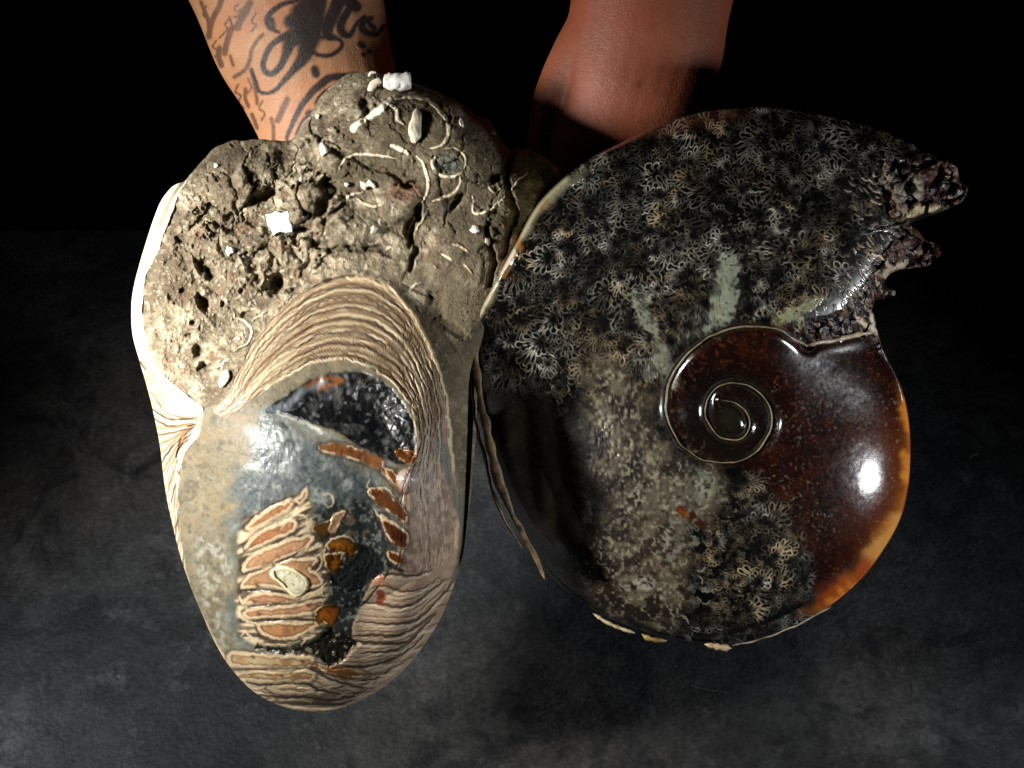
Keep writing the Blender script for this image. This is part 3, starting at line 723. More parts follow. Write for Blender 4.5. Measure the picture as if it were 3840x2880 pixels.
    s.stroke(zz5([(1310, 630), (1335, 660), (1320, 690)]), 26, (120, 42, 20), .9, wob=2); s.stroke(zz5([(1290, 520), (1310, 540)]), 40, (192, 132, 94), .8)
    # black pits with glitter between the slots and bottom bars
    pit = s.inside(zz5([(430, 1000), (700, 1040), (860, 980), (940, 900), (1060, 930), (1150, 1000), (1060, 1110), (960, 1160), (820, 1100), (600, 1060), (440, 1070)]), 8, True, 16, 40)
    s.paint(pit, (30, 27, 22), .25, -14); s.z += pit * (cgid - .5) * 7; s.paint(pit * smooth(.9, .95, cgid) * .5, (150, 140, 118))
    s.part[(pit > .5)] = 2
    gl = s.inside(zz5([(950, 350), (1200, 300), (1340, 380), (1300, 520), (1100, 620), (960, 560)]), 10, True, 16, 40)
    s.paint(gl, (32, 34, 34), .25, -8); s.z += gl * (cgid - .5) * 5; s.paint(gl * smooth(.93, .97, cgid) * .6, (170, 172, 170))
    # grey edge band on the far right of the shell
    s.stroke(v([(955, 960), (975, 1040), (1000, 1130), (1003, 1180), (985, 1250)]), 30, (96, 98, 88), .8, soft=.5, wob=2)
paint_left(LS)

zz2 = lambda q: zoomed(q, 1100, 200, 1050 / 1742.)
zz1 = lambda q: zoomed(q, 400, 450, 850 / 1343.)
pale = (226, 216, 190)
frags = [([(610, 280, .6), (540, 350, 1.2), (460, 400, 1), (410, 430, .8), (375, 465, 1.3)], 20, pale), ([(640, 290), (740, 268), (830, 290), (900, 345), (950, 410), (968, 470), (955, 540), (920, 575), (850, 590)], 13, (206, 190, 158)),
         ([(285, 720), (320, 660), (380, 635), (450, 628), (540, 632), (640, 655)], 9, (206, 192, 160)), ([(760, 640), (800, 675), (830, 740), (838, 820), (822, 890), (800, 930)], 11, (206, 192, 160)),
         ([(610, 570, 1.0), (660, 595, 1.4), (720, 625, .8)], 12, (220, 206, 176)), ([(250, 970), (310, 910), (370, 880), (440, 868)], 10, (190, 178, 150)), ([(390, 900), (440, 930), (500, 950), (560, 945)], 9, (178, 164, 134)),
         ([(1350, 860), (1400, 790), (1462, 735)], 7, (212, 200, 170)), ([(1115, 880), (1120, 940), (1130, 1000), (1200, 980), (1260, 940), (1320, 895)], 8, (220, 206, 176)), ([(1200, 1015), (1240, 970), (1290, 925)], 7, (212, 196, 164)),
         ([(880, 640), (865, 690), (890, 740), (940, 765), (1000, 760), (1050, 740)], 11, (214, 200, 168)), ([(940, 600), (1000, 585), (1050, 615), (1072, 670), (1060, 720)], 7, (176, 160, 126)),
         ([(1035, 770), (1030, 830), (990, 875), (930, 895), (865, 920)], 10, (196, 178, 144)), ([(1205, 800), (1220, 845), (1260, 862), (1290, 840)], 8, (170, 156, 128)), ([(590, 310), (640, 350), (650, 410), (690, 440)], 14, (196, 184, 160)),
         ([(920, 1255), (960, 1270), (985, 1295)], 9, (226, 212, 170)), ([(1050, 1305), (1090, 1340), (1120, 1370)], 5, (196, 170, 124)), ([(580, 1230), (610, 1200)], 8, (226, 216, 190)), ([(985, 1185), (1040, 1195), (1090, 1240)], 8, (186, 166, 130)),
         ([(740, 1170), (760, 1100), (800, 1040), (840, 960)], 8, (150, 136, 106)), ([(720, 1475), (760, 1440), (800, 1430)], 9, (200, 188, 158)), ([(770, 1580), (800, 1610)], 6, (180, 164, 130))]
frags1 = [([(770, 1175), (830, 1200), (855, 1250), (845, 1310), (800, 1350), (750, 1370)], 7, (214, 200, 166)), ([(745, 1300), (775, 1288), (795, 1300)], 7, (214, 200, 166)), ([(655, 1470), (690, 1430), (735, 1412)], 6, (226, 214, 184)), ([(860, 1190), (900, 1160), (950, 1140)], 6, (200, 186, 150))]
FRAG0 = 60
FR = [(zz2(p), w, c) for p, w, c in frags] + [(zz1(p), w, c) for p, w, c in frags1]
def paint_fragments(s):
    X, Y = s.X, s.Y; n = fbm(X, Y, 12, 601, 3)
    # the matrix inside the cut shells is darker and polished
    for poly in ([(600, 290), (740, 275), (880, 330), (960, 430), (950, 550), (850, 590), (720, 590), (560, 520), (420, 470)], [(290, 720), (380, 640), (540, 632), (760, 650), (825, 760), (815, 880), (640, 800), (430, 790)], [(870, 650), (950, 590), (1050, 620), (1070, 700), (1000, 760), (900, 740)], [(1000, 420), (1150, 380), (1290, 480), (1350, 620), (1300, 780), (1130, 760), (1040, 600)]):
        m = s.inside(zz2(poly), 12, True, 10, 40); s.paint(m * .6, (92, 82, 62), .5); s.paint(m * smooth(.5, .65, n) * .4, (126, 114, 88))
    m = s.inside(zz2([(880, 660), (950, 620), (1030, 650), (1050, 710), (980, 750), (900, 730)]), 8, True, 8, 30); s.paint(m * .8, (70, 76, 70), .3, -14); s.paint(m * smooth(.5, .6, n), (140, 140, 122))
    m = s.inside(zz2([(600, 800), (700, 790), (790, 830), (780, 920), (680, 930), (610, 890)]), 12, True, 8, 30); s.paint(m * .6, (128, 92, 70), .5, 14)
    for i, (pts, w, c) in enumerate(FR):
        hi = tuple(min(255, q + 26) for q in c)
        s.stroke(pts, w * 1.9, (66, 56, 42), .45, dz=-6, soft=.6, wob=2.0)
        m = s.stroke(pts, w * 1.15, None, 1, soft=.35, taper=len(pts[0]) < 3, wob=2.2, want=True)
        m = m * (.7 + .3 * smooth(.36, .5, n))
        s.paint(m, hi, .45, 7, FRAG0 + i)
paint_fragments(LS)
def z7(q): return zoomed(q, 562, 1425, 1313 / 1708.)
CH = [  # outline, fill, core, rim, kind
 ([(470, 712), (540, 650), (620, 606), (690, 580), (712, 600), (680, 632), (600, 676), (530, 716), (485, 732)], (152, 107, 72), (177, 122, 82), 0),
 ([(700, 585), (735, 560), (765, 520), (772, 560), (735, 605)], (100, 55, 38), (129, 73, 53), 0),
 ([(462, 806), (520, 752), (600, 708), (685, 676), (722, 695), (700, 735), (620, 778), (540, 812), (475, 828)], (141, 94, 64), (159, 109, 76), 0),
 ([(450, 905), (495, 850), (600, 806), (700, 772), (782, 757), (798, 785), (735, 836), (645, 872), (592, 906), (520, 922), (455, 938)], (159, 119, 88), (177, 136, 103), 0),
 ([(444, 1002), (478, 955), (540, 930), (600, 900), (700, 874), (790, 864), (822, 885), (786, 920), (836, 955), (850, 1000), (802, 1014), (700, 1044), (600, 1014), (520, 1010), (455, 1020)], (157, 122, 89), (170, 129, 92), 0),
 ([(450, 1088), (478, 1056), (560, 1034), (640, 1040), (720, 1052), (800, 1032), (846, 1008), (856, 1034), (765, 1074), (640, 1100), (520, 1096)], (156, 115, 86), (172, 127, 95), 0),
 ([(458, 1132), (520, 1108), (640, 1103), (760, 1082), (835, 1066), (856, 1086), (805, 1134), (700, 1155), (560, 1164), (474, 1170)], (159, 120, 89), (178, 136, 101), 0),
 ([(524, 1190), (620, 1177), (720, 1182), (795, 1176), (826, 1200), (745, 1244), (680, 1270), (600, 1265), (548, 1238)], (156, 114, 76), (172, 122, 83), 0),
 ([(385, 1328), (480, 1332), (620, 1342), (785, 1345), (806, 1370), (765, 1408), (600, 1412), (480, 1404), (392, 1394)], (173, 154, 116), (163, 114, 72), 1),
 ([(398, 1430), (500, 1419), (620, 1417), (785, 1416), (812, 1440), (772, 1474), (620, 1479), (480, 1469), (408, 1464)], (171, 151, 112), (154, 100, 56), 1),
 ([(576, 1496), (680, 1487), (785, 1497), (808, 1520), (745, 1535), (640, 1526), (594, 1518)], (173, 157, 123), (180, 157, 121), 1),
 ([(1062, 540), (1120, 526), (1200, 590), (1245, 640), (1254, 695), (1190, 655), (1105, 600)], (94, 55, 30), (72, 37, 18), 2),
 ([(1125, 650), (1190, 700), (1254, 752), (1244, 815), (1180, 795), (1145, 730)], (80, 43, 24), (60, 29, 16), 2),
 ([(1160, 826), (1222, 856), (1236, 894), (1176, 886)], (87, 48, 20), (120, 65, 22), 2),
 ([(1126, 428), (1180, 440), (1256, 522), (1234, 556), (1156, 482)], (122, 75, 40), (110, 59, 27), 2),
 ([(826, 320), (900, 311), (960, 316), (1060, 346), (1144, 398), (1124, 434), (1040, 399), (940, 374), (846, 350)], (119, 77, 46), (104, 60, 33), 3),
 ([(1196, 343), (1292, 341), (1302, 404), (1238, 399)], (105, 62, 28), (94, 49, 21), 3),
 ([(858, 792), (900, 772), (950, 770), (1020, 822), (985, 862), (940, 850), (905, 870), (880, 836)], (99, 60, 17), (135, 80, 18), 4),
 ([(848, 862), (932, 838), (922, 922), (878, 934)], (92, 55, 16), (120, 70, 16), 4),
 ([(806, 1130), (850, 1104), (905, 1096), (926, 1140), (905, 1180), (880, 1214), (850, 1180), (812, 1196)], (94, 52, 16), (129, 72, 18), 4),
 ([(796, 724), (880, 680), (902, 648), (862, 762)], (77, 55, 20), (111, 72, 19), 4),
 ([(796, 1393), (900, 1397), (1000, 1416), (1066, 1440), (960, 1454), (856, 1422)], (126, 87, 52), (113, 70, 38), 3),
 ([(870, 730), (905, 650), (955, 640), (930, 690), (900, 745)], (147, 117, 89), (137, 90, 60), 3),
]
def paint_chambers(s):
    X, Y = s.X, s.Y; r = np.random.RandomState(17)
    n1 = fbm(X, Y, 34, 403, 4); n2 = fbm(X, Y, 12, 407, 3)
    hull = s.inside(z7([(440, 720), (540, 640), (700, 560), (790, 600), (800, 740), (866, 860), (866, 1090), (836, 1215), (700, 1290), (480, 1270), (425, 1150), (430, 960)]), 10, True, 10, 40)
    an = -.45 + .5 * np.clip((Y - 1960) / 330., 0, 1); u_ = X * np.cos(an) + Y * np.sin(an); w_ = -X * np.sin(an) + Y * np.cos(an)
    st = fbm(u_ * .18, w_, 13, 431, 3)
    s.paint(hull * .9, (112, 96, 74), .35); s.paint(hull * smooth(.52, .62, st) * .9, (206, 186, 152)); s.paint(hull * smooth(.47, .38, st) * .9, (54, 44, 34))
    for i, (poly, c, core, kind) in enumerate(CH):
        m = s.inside(z7(poly), 2.2, True, 6, 30, 410 + i); sd = s.sd + (n2 - .5) * 7
        out = np.exp(-((sd + 7) / 5) ** 2)
        s.paint(out * .7, (52, 46, 36))
        s.paint(m, c, .3 if kind < 2 else .14, 2)
        s.paint(m * smooth(8, 26, sd) * smooth(.35, .6, n1), core)
        s.paint(m * smooth(.52, .68, n1) * .5, tuple(int(q * .72) for q in c)); s.paint(m * smooth(.6, .75, n2) * .35, tuple(min(255, int(q * 1.2)) for q in c))
        if kind <= 1:
            s.paint(m * smooth(12, 8, sd), (198, 178, 144), .3); s.paint(m * np.exp(-((sd - 14) / 2.5) ** 2) * .8, (104, 70, 46)); s.paint(m * np.exp(-((sd - 2) / 2) ** 2) * .5, (150, 116, 84))
        elif kind in (2, 3): s.paint(m * smooth(8, 4, sd) * smooth(.4, .55, n1), (206, 180, 144))
        elif 0: pass
        else: s.paint(m * smooth(16, 2, sd) * .7, (52, 34, 14)); s.paint(m * smooth(6, 3, sd) * smooth(.5, .6, n1) * .8, (214, 184, 134))
        s.part[m > .5] = 5 + i
    # spots at the ends of the slots
    for x, y in [(505, 1078), (520, 1002), (780, 905), (600, 905), (745, 985), (770, 1100), (530, 1140), (740, 1370), (640, 1440), (500, 1350)]:
        s.stroke(z7([(x, y), (x + 8, y + 4)]), 12, (84, 46, 34), .8)
    # wavy cream partitions between and beyond the slots, plus a painted highlight at right
    for pts, w in [([(440, 1250), (470, 1232), (500, 1262), (560, 1290), (620, 1300)], 12), ([(700, 1270), (740, 1240), (790, 1210), (830, 1195)], 11), ([(740, 1300), (770, 1262), (810, 1240)], 9), ([(840, 855), (870, 800), (900, 770), (950, 762), (1000, 790)], 8), ([(850, 858), (900, 845), (950, 842)], 8),
                   ([(800, 950), (840, 900), (835, 860), (800, 858)], 10), ([(860, 980), (840, 1020), (850, 1060)], 9), ([(640, 730), (700, 660), (740, 660), (770, 680), (740, 700)], 9), ([(450, 860), (520, 840), (620, 800), (700, 765)], 7), ([(455, 760), (500, 740), (600, 690)], 7), ([(840, 560), (880, 560), (900, 590), (870, 620), (850, 600)], 8),
                   ([(445, 1120), (440, 1150), (470, 1178), (520, 1180)], 14), ([(436, 1050), (440, 1075), (460, 1100)], 10), ([(1110, 520), (1150, 530), (1200, 575)], 9), ([(1090, 630), (1130, 670), (1200, 705), (1250, 745)], 12), ([(1080, 480), (1060, 520), (1080, 550)], 8), ([(1140, 430), (1170, 470), (1200, 520)], 8)]:
        s.stroke(z7(pts), w * .8, (196, 178, 144), .85, dz=1.5, taper=True, wob=2.5, step=6)
    for pts, w in [([(440, 860), (470, 830), (520, 800)], 5), ([(470, 700), (540, 640), (640, 590)], 5), ([(440, 955), (500, 935), (560, 925)], 6), ([(740, 830), (680, 870), (610, 895)], 8), ([(440, 1035), (520, 1022), (600, 1028)], 7), ([(480, 1105), (560, 1098), (700, 1090)], 6), ([(500, 1178), (600, 1172), (740, 1168)], 7)]:
        s.stroke(z7(pts), w, (44, 38, 32), .85, dz=-4, taper=True, wob=2, step=6)
    # oval disc
    m = s.inside(z7([(586, 940), (620, 912), (680, 916), (742, 946), (774, 990), (754, 1036), (710, 1060), (660, 1024), (626, 985), (596, 966)]), 2.5, True, 3, 30)
    sd = s.sd
    s.paint(m, (206, 200, 170), .3, 10); s.paint(m * smooth(12, 7, sd), (232, 222, 180)); s.paint(m * np.exp(-((sd - 13) / 3) ** 2) * .6, (150, 136, 96)); s.paint(m * smooth(.5, .65, n1) * smooth(14, 20, sd) * .7, (226, 224, 206))
    s.paint(m * smooth(.62, .7, n2) * smooth(14, 20, sd) * .6, (110, 106, 78)); s.stroke(z7([(606, 930), (620, 960), (646, 985), (668, 1012)]), 7, (46, 36, 22), .95, dz=-5, wob=1.5, step=6)
    s.part[m > .5] = 5 + len(CH)
    # small highlight: pale colour painted on a glossy bump added for it
    q = np.hypot(X - z7([(1262, 490)])[0][0], Y - z7([(1262, 490)])[0][1]) / 46
    s.z += 26 * np.clip(1 - q * q, 0, 1); s.paint((1 - smooth(.7, 1.2, q)) * .8, (176, 160, 150), .15)
paint_chambers(LS)

def zL(px, py):
    s = np.clip(LB.frac(px, py), 0, 1); q0 = np.clip(LB.pfrac(px, py), 0, 1)
    k = smooth(1750, 1050, py)
    p = 2.1 + 3.4 * k + 3.5 * smooth(1350, 1700, px); H = 505 - 205 * k
    z = H * np.sqrt(np.clip(1 - np.minimum(q0, .995) ** p, 0, 1)) * np.clip(1 - s ** (26 + 60 * smooth(1600, 1750, px)), 0, 1) ** .5
    q = np.hypot((px - 1255) / 520., (py - 1640) / 640.)
    z = z + 95 * np.clip(1 - q ** 2.6, 0, 1) ** .8 * smooth(0, .35, 1 - q0)
    rk = smooth(1250, 1050, py)
    z = z + 20 * smooth(1000, 2000, px) * smooth(1350, 1000, py) * smooth(0, .02, 1 - s)
    fade = smooth(0.0, 0.12, 1 - s) * (1 - rk) + smooth(-0.03, 0.05, 1 - s) * rk
    return z + fade * LS.sample(LS.z, px, py)

fossil = empty('ammonite_fossil')
fossil.matrix_world = FRAME
fossil['label'] = 'two cut ammonites joined by grey rock, pale striped shell left and black polished shell right'
fossil['category'] = 'fossil'
kinds = {0: 'chamber', 1: 'chamber', 2: 'chamber', 3: 'shell_wall_piece', 4: 'amber_window'}
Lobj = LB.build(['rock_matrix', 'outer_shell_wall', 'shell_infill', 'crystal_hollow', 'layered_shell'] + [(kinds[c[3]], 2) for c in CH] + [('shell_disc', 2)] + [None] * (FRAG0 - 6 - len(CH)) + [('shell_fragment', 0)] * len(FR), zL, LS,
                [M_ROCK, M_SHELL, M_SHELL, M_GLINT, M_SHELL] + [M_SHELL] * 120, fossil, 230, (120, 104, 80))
Lobj[5 + len(CH)]['label'] = 'pale cream oval disc lying over the brown chambers'
Lobj[0]['label'] = 'rough grey brown rock holding the shells'
Lobj[1]['label'] = 'white and cream shell wall along the left edge'
Lobj[3]['label'] = 'black glittering crystal hollow in the pale shell'
Lobj[4]['label'] = 'cream and brown striped growth layers arching over the hollow'
rock = Lobj[0]; infill = Lobj[2]; layered = Lobj[4]

# ---- thin shells and chips bedded in the rock
zz2 = lambda q: zoomed(q, 1100, 200, 1050 / 1742.)
zz1 = lambda q: zoomed(q, 400, 450, 850 / 1343.)
blob('shell_fragment', (1558, 475), 26, 62, 22, .12, zL, (226, 216, 190), M_SHELL, rock, seed=8, jag=.15)
blob('shell_fragment', zz1([(697, 1530)])[0], 18, 36, 16, .45, zL, (238, 232, 214), M_SHELL, rock, seed=9, jag=.08)
blob('shell_fragment', zz2([(955, 690)])[0], 36, 34, -12, 0, zL, (110, 108, 96), M_SHELL, rock, seed=10, jag=.15, rim=(176, 164, 136), sink=4)
for i, (x, y, a, b) in enumerate([(1212, 560, 16, 22), (1780, 860, 18, 14), (1402, 860, 14, 14), (1730, 460, 16, 8), (1850, 500, 6, 12), (1390, 690, 12, 18), (1240, 716, 10, 14), (810, 620, 10, 8), (1830, 905, 10, 16), (1300, 692, 10, 8), (1365, 695, 20, 12), (860, 940, 18, 14), (1190, 435, 8, 10)]):
    blob('shell_chip', (x, y), a, b, 14, .4 * i, zL, (236, 230, 212), M_SHELL, rock, seed=150 + i, jag=.25)

def prism(name, corners, z0, h, colour, mat, parent, rough=.5, seed=2):
    """a chunky chip with flat top: corners in photo pixels"""
    n = len(corners); c = np.array(corners, float); m = c.mean(0)
    rings = [(1.06, -20), (1.04, h * .7), (0.97, h), (0.5, h + 1.5), (0.02, h + 2)]
    co = []; 
    for f, dz in rings:
        q = m + (c - m) * f; co.append(P(q[:, 0], q[:, 1], z0 + dz))
    co = np.vstack(co); idx = np.arange(n * len(rings)).reshape(-1, n); nx = np.roll(idx, -1, 1)
    q = np.stack([idx[:-1], idx[1:], nx[1:], nx[:-1]], -1).reshape(-1, 4)
    return make_mesh(name, co, q, np.tile(lin(colour), (len(co), 1)), rough, mat, parent, False)
zc = lambda x, y: float(zL(np.array([x]), np.array([y]))[0])
ch = prism('shell_chip', zz1([(945, 562), (985, 556), (1000, 540), (1040, 552), (1072, 540), (1082, 560), (1078, 590), (1095, 625), (1097, 662), (1060, 666), (1030, 660), (1008, 668), (990, 682), (980, 655), (958, 620)]), zc(1045, 835) + 6, 16, (245, 245, 243), M_SHELL, rock, .5)
ch['label'] = 'bright white square chip on the rock face'
# white tube at the top of the rock and its curled neighbour
def tube_local(name, pts, rads, colour, mat, parent, rough=.5, A=18, seed=1, hollow=False, space=None, bumps=.06):
    p = np.array(pts, float); p = curve(p, 8) if len(p) > 2 else np.linspace(p[0], p[1], 14)
    r = np.interp(np.linspace(0, 1, len(p)), np.linspace(0, 1, len(rads)), rads)
    co3 = np.stack([p[:, 0], -p[:, 1], p[:, 2]], -1)
    d = np.gradient(co3, axis=0); d /= np.linalg.norm(d, axis=1)[:, None]
    up = np.array([0, 0, 1.0]); a = np.cross(d, up); a /= np.linalg.norm(a, axis=1)[:, None] + 1e-9; b = np.cross(a, d)
    rows = []
    th = np.linspace(0, 2 * np.pi, A, endpoint=False)
    def ring(i, f, off=0):
        n_ = 1 + bumps * (vnoise(th * 30, th * 0 + i * 12, 20, seed) - .5) * 2
        return co3[i] + d[i] * off + (a[i][None] * np.cos(th)[:, None] + b[i][None] * np.sin(th)[:, None]) * (r[i] * f * n_)[:, None]
    rows.append(ring(0, .05)); rows.append(ring(0, .85, -1)); 
    for i in range(len(p)): rows.append(ring(i, 1))
    m = len(p) - 1
    if hollow: rows += [ring(m, .72, 1), ring(m, .62, -10), ring(m, .05, -16)]
    else: rows += [ring(m, .85, 1), ring(m, .05, 1.5)]
    q3 = np.vstack(rows); co = P(q3[:, 0], -q3[:, 1], q3[:, 2])
    idx = np.arange(len(co)).reshape(-1, A); nx = np.roll(idx, -1, 1)
    q = np.stack([idx[:-1], idx[1:], nx[1:], nx[:-1]], -1).reshape(-1, 4)
    col = lin(colour)[None] * (1 + .5 * (fbm(q3[:, 0], q3[:, 1], 14, seed, 3) - .5))[:, None]
    return make_mesh(name, co, q, col, rough, mat, parent)
zt = zc(1480, 330)
tb = tube_local('shell_tube', [(1440, 303, zt + 40), (1488, 306, zt + 44), (1540, 303, zt + 42)], [25, 34, 31], (222, 219, 212), M_SHELL, rock, .45, hollow=True, bumps=.22, seed=4)
tb['label'] = 'bright white shell tube on top of the rock'
tb2 = tube_local('shell_tube', [(1425, 300, zt + 34), (1400, 316, zt + 30), (1390, 345, zt + 24), (1400, 372, zt + 10)], [12, 15, 14, 11], (224, 212, 192), M_SHELL, rock, .45)
tube_local('shell_tube', [(1384, 285, zt + 20), (1392, 272, zt + 26), (1410, 272, zt + 28)], [5, 6, 4], (210, 200, 184), M_SHELL, rock, .45)

# ------------------------------------------------------------------ right half: black polished ammonite
R_OUT = [(1790, 1180), (1860, 1040), (1930, 910), (2010, 770), (2110, 670), (2220, 590), (2340, 528), (2470, 470), (2610, 425), (2730, 408), (2860, 402), (2990, 412), (3110, 432), (3230, 462),
         (3350, 505), (3450, 552), (3530, 590), (3575, 618), (3602, 650), (3600, 680), (3632, 705), (3625, 745), (3590, 775), (3560, 775), (3535, 750), (3515, 790), (3480, 808), (3430, 815), (3408, 850), (3445, 870),
         (3470, 905), (3505, 905), (3522, 940), (3500, 960), (3490, 995), (3450, 1005), (3400, 990), (3372, 1008), (3330, 1040), (3325, 1070), (3342, 1100), (3318, 1125), (3285, 1120), (3275, 1150), (3280, 1200), (3292, 1250), (3310, 1300),
         (3345, 1370), (3380, 1450), (3402, 1540), (3413, 1640), (3413, 1740), (3405, 1830), (3385, 1920), (3350, 2000), (3300, 2080), (3240, 2160), (3160, 2235), (3070, 2300), (2970, 2350), (2870, 2390), (2770, 2412),
         (2680, 2418), (2590, 2408), (2490, 2388), (2390, 2360), (2290, 2322), (2205, 2275), (2120, 2215), (2030, 2120), (1940, 1990), (1870, 1830), (1822, 1650), (1800, 1460), (1785, 1300)]
RB = Body((2750, 1010), R_OUT, 455, lambda x, y: 40 * (fbm(x, y, 34, 503, 4) - .5) * smooth(3180, 3300, x) * smooth(1240, 1150, y), ((2660, 1420), 5))
RS = Sheet(1740, 360, 3700, 2480, (5, 5, 5), 0.3)
seamA = [(3292, 1245, .9), (3230, 1255, 1.5), (3150, 1270, 1.4), (3080, 1284, 1.4), (3021, 1296, 1.5)]
seamB = [(3035, 1300, 1.2), (2990, 1278, 1.6), (2934, 1243, 1.7), (2890, 1228, 1.5), (2847, 1224, 1.3), (2775, 1226, 1.1), (2708, 1242, 1), (2645, 1275, .9), (2587, 1319, .9), (2540, 1375, 1.1), (2508, 1441, 1.3), (2499, 1500, 1.2), (2502, 1560, 1), (2535, 1640, .8),
         (2604, 1706, .8), (2700, 1738, .8), (2790, 1722, .8), (2850, 1680, 1), (2888, 1620, 1.3), (2896, 1554, 1), (2864, 1493, .8), (2804, 1447, .7), (2730, 1435, .7), (2674, 1465, .9), (2648, 1525, 1), (2656, 1585, .9), (2695, 1635, .9), (2752, 1650, .9), (2798, 1630, .9), (2812, 1585, 1),
         (2790, 1535, .7), (2750, 1505, .5), (2700, 1498, .4)]
def paint_right(s):
    X, Y = s.X, s.Y; r = np.random.RandomState(11)
    n = fbm(X, Y, 60, 203, 4)
    s.paint(smooth(.55, .75, n) * .5, (15, 10, 8))
    spiral = s.inside([p[:2] for p in [(3300, 1245), (3150, 1270), (3021, 1296), (2934, 1241), (2847, 1224), (2708, 1241), (2587, 1319), (2508, 1441), (2500, 1545), (2535, 1640), (2604, 1706), (2720, 1740), (2850, 1800), (2960, 1900), (3050, 2050), (3120, 2180), (3200, 2260), (3330, 2120), (3440, 1900), (3470, 1600), (3380, 1380)]], 4)
    brown = s.inside([(3300, 1245), (3150, 1270), (3021, 1296), (2934, 1241), (2847, 1224), (2708, 1241), (2587, 1319), (2508, 1441), (2500, 1545), (2535, 1640), (2604, 1706), (2720, 1740), (2860, 1790), (2960, 1930), (3010, 2080), (3060, 2250), (3200, 2260), (3330, 2120), (3440, 1900), (3470, 1600), (3380, 1380)], 30, True, 45, 90)
    s.paint(brown * .95, (25, 9, 6), .2)
    s.paint(brown * smooth(.5, .68, fbm(X, Y, 80, 213, 4)) * .7, (26, 12, 9)); s.paint(brown * smooth(.52, .7, fbm(X, Y, 40, 217, 4)) * .6, (46, 18, 9)); s.paint(brown * smooth(3100, 3350, X) * smooth(1450, 1700, Y) * .6, (92, 40, 14))
    d_edge = 1 - RB.frac(X, Y)
    # ---- suture leaves: each the outline of a frond of rounded lobes
    ln = np.zeros((s.h, s.w))
    def leaf(cx, cy, L, ang, bright, thick):
        sl = s.box(np.array([[cx, cy]]), L * 1.45)
        Xl = s.X[sl] - cx; Yl = s.Y[sl] - cy
        if Xl.size == 0: return
        ca, sa = math.cos(ang), math.sin(ang)
        x = Xl * ca + Yl * sa; y = -Xl * sa + Yl * ca
        x = x + 5 * np.sin(y / 17 + r.uniform(0, 6)); y = y + 5 * np.sin(x / 21 + r.uniform(0, 6))
        sd = np.full(x.shape, 1e3)
        npet = r.randint(9, 13); lr = L * .098
        for i in range(npet):
            t = i / (npet - 1.0) * 2 - 1
            a = t * 2.2 + r.uniform(-.12, .12)
            bx = -L * .35 + L * .85 * (1 - abs(t)) ** .8; 
            R_ = L * (.52 + .3 * math.cos(a)) * r.uniform(.65, 1.12)
            tx, ty = bx * .6 + math.cos(a) * R_, math.sin(a) * R_
            ox, oy = bx * .55 - L * .15, 0
            vx, vy = tx - ox, ty - oy; q = np.clip(((x - ox) * vx + (y - oy) * vy) / (vx * vx + vy * vy + 1e-6), 0, 1)
            dd = np.hypot(x - ox - q * vx, y - oy - q * vy) - lr * (.35 + .9 * q ** 1.5 + .25 * np.sin(q * 14 + i))
            sd = np.minimum(sd, dd)
        w = thick
        line = np.exp(-(sd / w) ** 2) * bright * (.30 + .70 * vnoise(s.X[sl], s.Y[sl], 24, r.randint(900)))
        line *= smooth(L * .05, L * .5, np.hypot(x + L * .12, y)) * (.3 + .7 * smooth(-L * .8, L * .1, x))
        old = ln[sl]; cover = smooth(7, 1, sd)
        ln[sl] = np.maximum(old * (1 - .97 * cover), line)
    UC = np.array([2735., 1560.])
    spots = []
    for gs, Lm in ((80, 76), (66, 52)):
        for gy in np.arange(390, 2450, gs * .86):
            for gx in np.arange(1790, 3640, gs):
                spots.append((gx + r.uniform(-.42, .42) * gs, gy + r.uniform(-.42, .42) * gs, Lm))
    order = r.permutation(len(spots))
    for q_ in order:
        x, y, Lm = spots[q_]
        if RB.frac(np.array(x), np.array(y)) > .99: continue
        dx, dy = x - UC[0], y - UC[1]; rho = math.hypot(dx, dy); th = math.atan2(dy, dx)
        if rho < 250: continue
        inb = s.nearest(brown, np.array(x), np.array(y)) > .5; low = (y > 1420 and x < 2800)
        br = r.choice([.5, .7, .9, 1.0]) * (.5 if inb else .6 if low else 1)
        if (inb or low) and Lm > 80: continue
        ang = th + math.pi / 2 * (-1 if r.rand() < .8 else .6) + r.uniform(-.7, .7)
        leaf(x, y, Lm * r.uniform(.8, 1.25) * (.62 if (inb or low) else 1), ang, br * .95, 2.1)
    lnB = ln
    warm = fbm(X, Y, 90, 223, 3)
    lc = lin((208, 204, 186)) * (1 - smooth(.45, .65, warm))[..., None] + lin((214, 190, 150)) * smooth(.45, .65, warm)[..., None]
    lc = lc * (1 - brown[..., None]) + lin((120, 70, 40)) * brown[..., None]
    patchy = .25 + .75 * smooth(.36, .62, fbm(X, Y, 150, 227, 3))
    patchy = .38 + .62 * patchy * smooth(.30, .62, fbm(X, Y, 60, 229, 3))
    ln = ln * (1 - .5 * brown)
    suture = np.clip(1.45 * ln * patchy, 0, 1)
    s.paint(suture ** 1.7 * .95, lc, .35, 0)
    # fine specks
    g = fbm(X, Y, 9, 233, 2); s.paint(smooth(.72, .86, g) * smooth(.45, .6, fbm(X, Y, 120, 237, 3)) * .55, (120, 108, 90))
    s.paint(brown * smooth(.70, .82, fbm(X, Y, 10, 239, 2)) * .35, (110, 62, 38))
    # ---- mottled brown-grey field, lower left
    mot = s.inside([(2230, 1360), (2330, 1400), (2420, 1500), (2480, 1620), (2560, 1720), (2680, 1760), (2700, 1880), (2590, 2000), (2600, 2120), (2560, 2250), (2480, 2370), (2330, 2330), (2200, 2250), (2150, 2150), (2230, 2000), (2300, 1850), (2220, 1700), (2200, 1500)], 50, True, 60, 110)
    f = fbm(X, Y, 60, 243, 5)
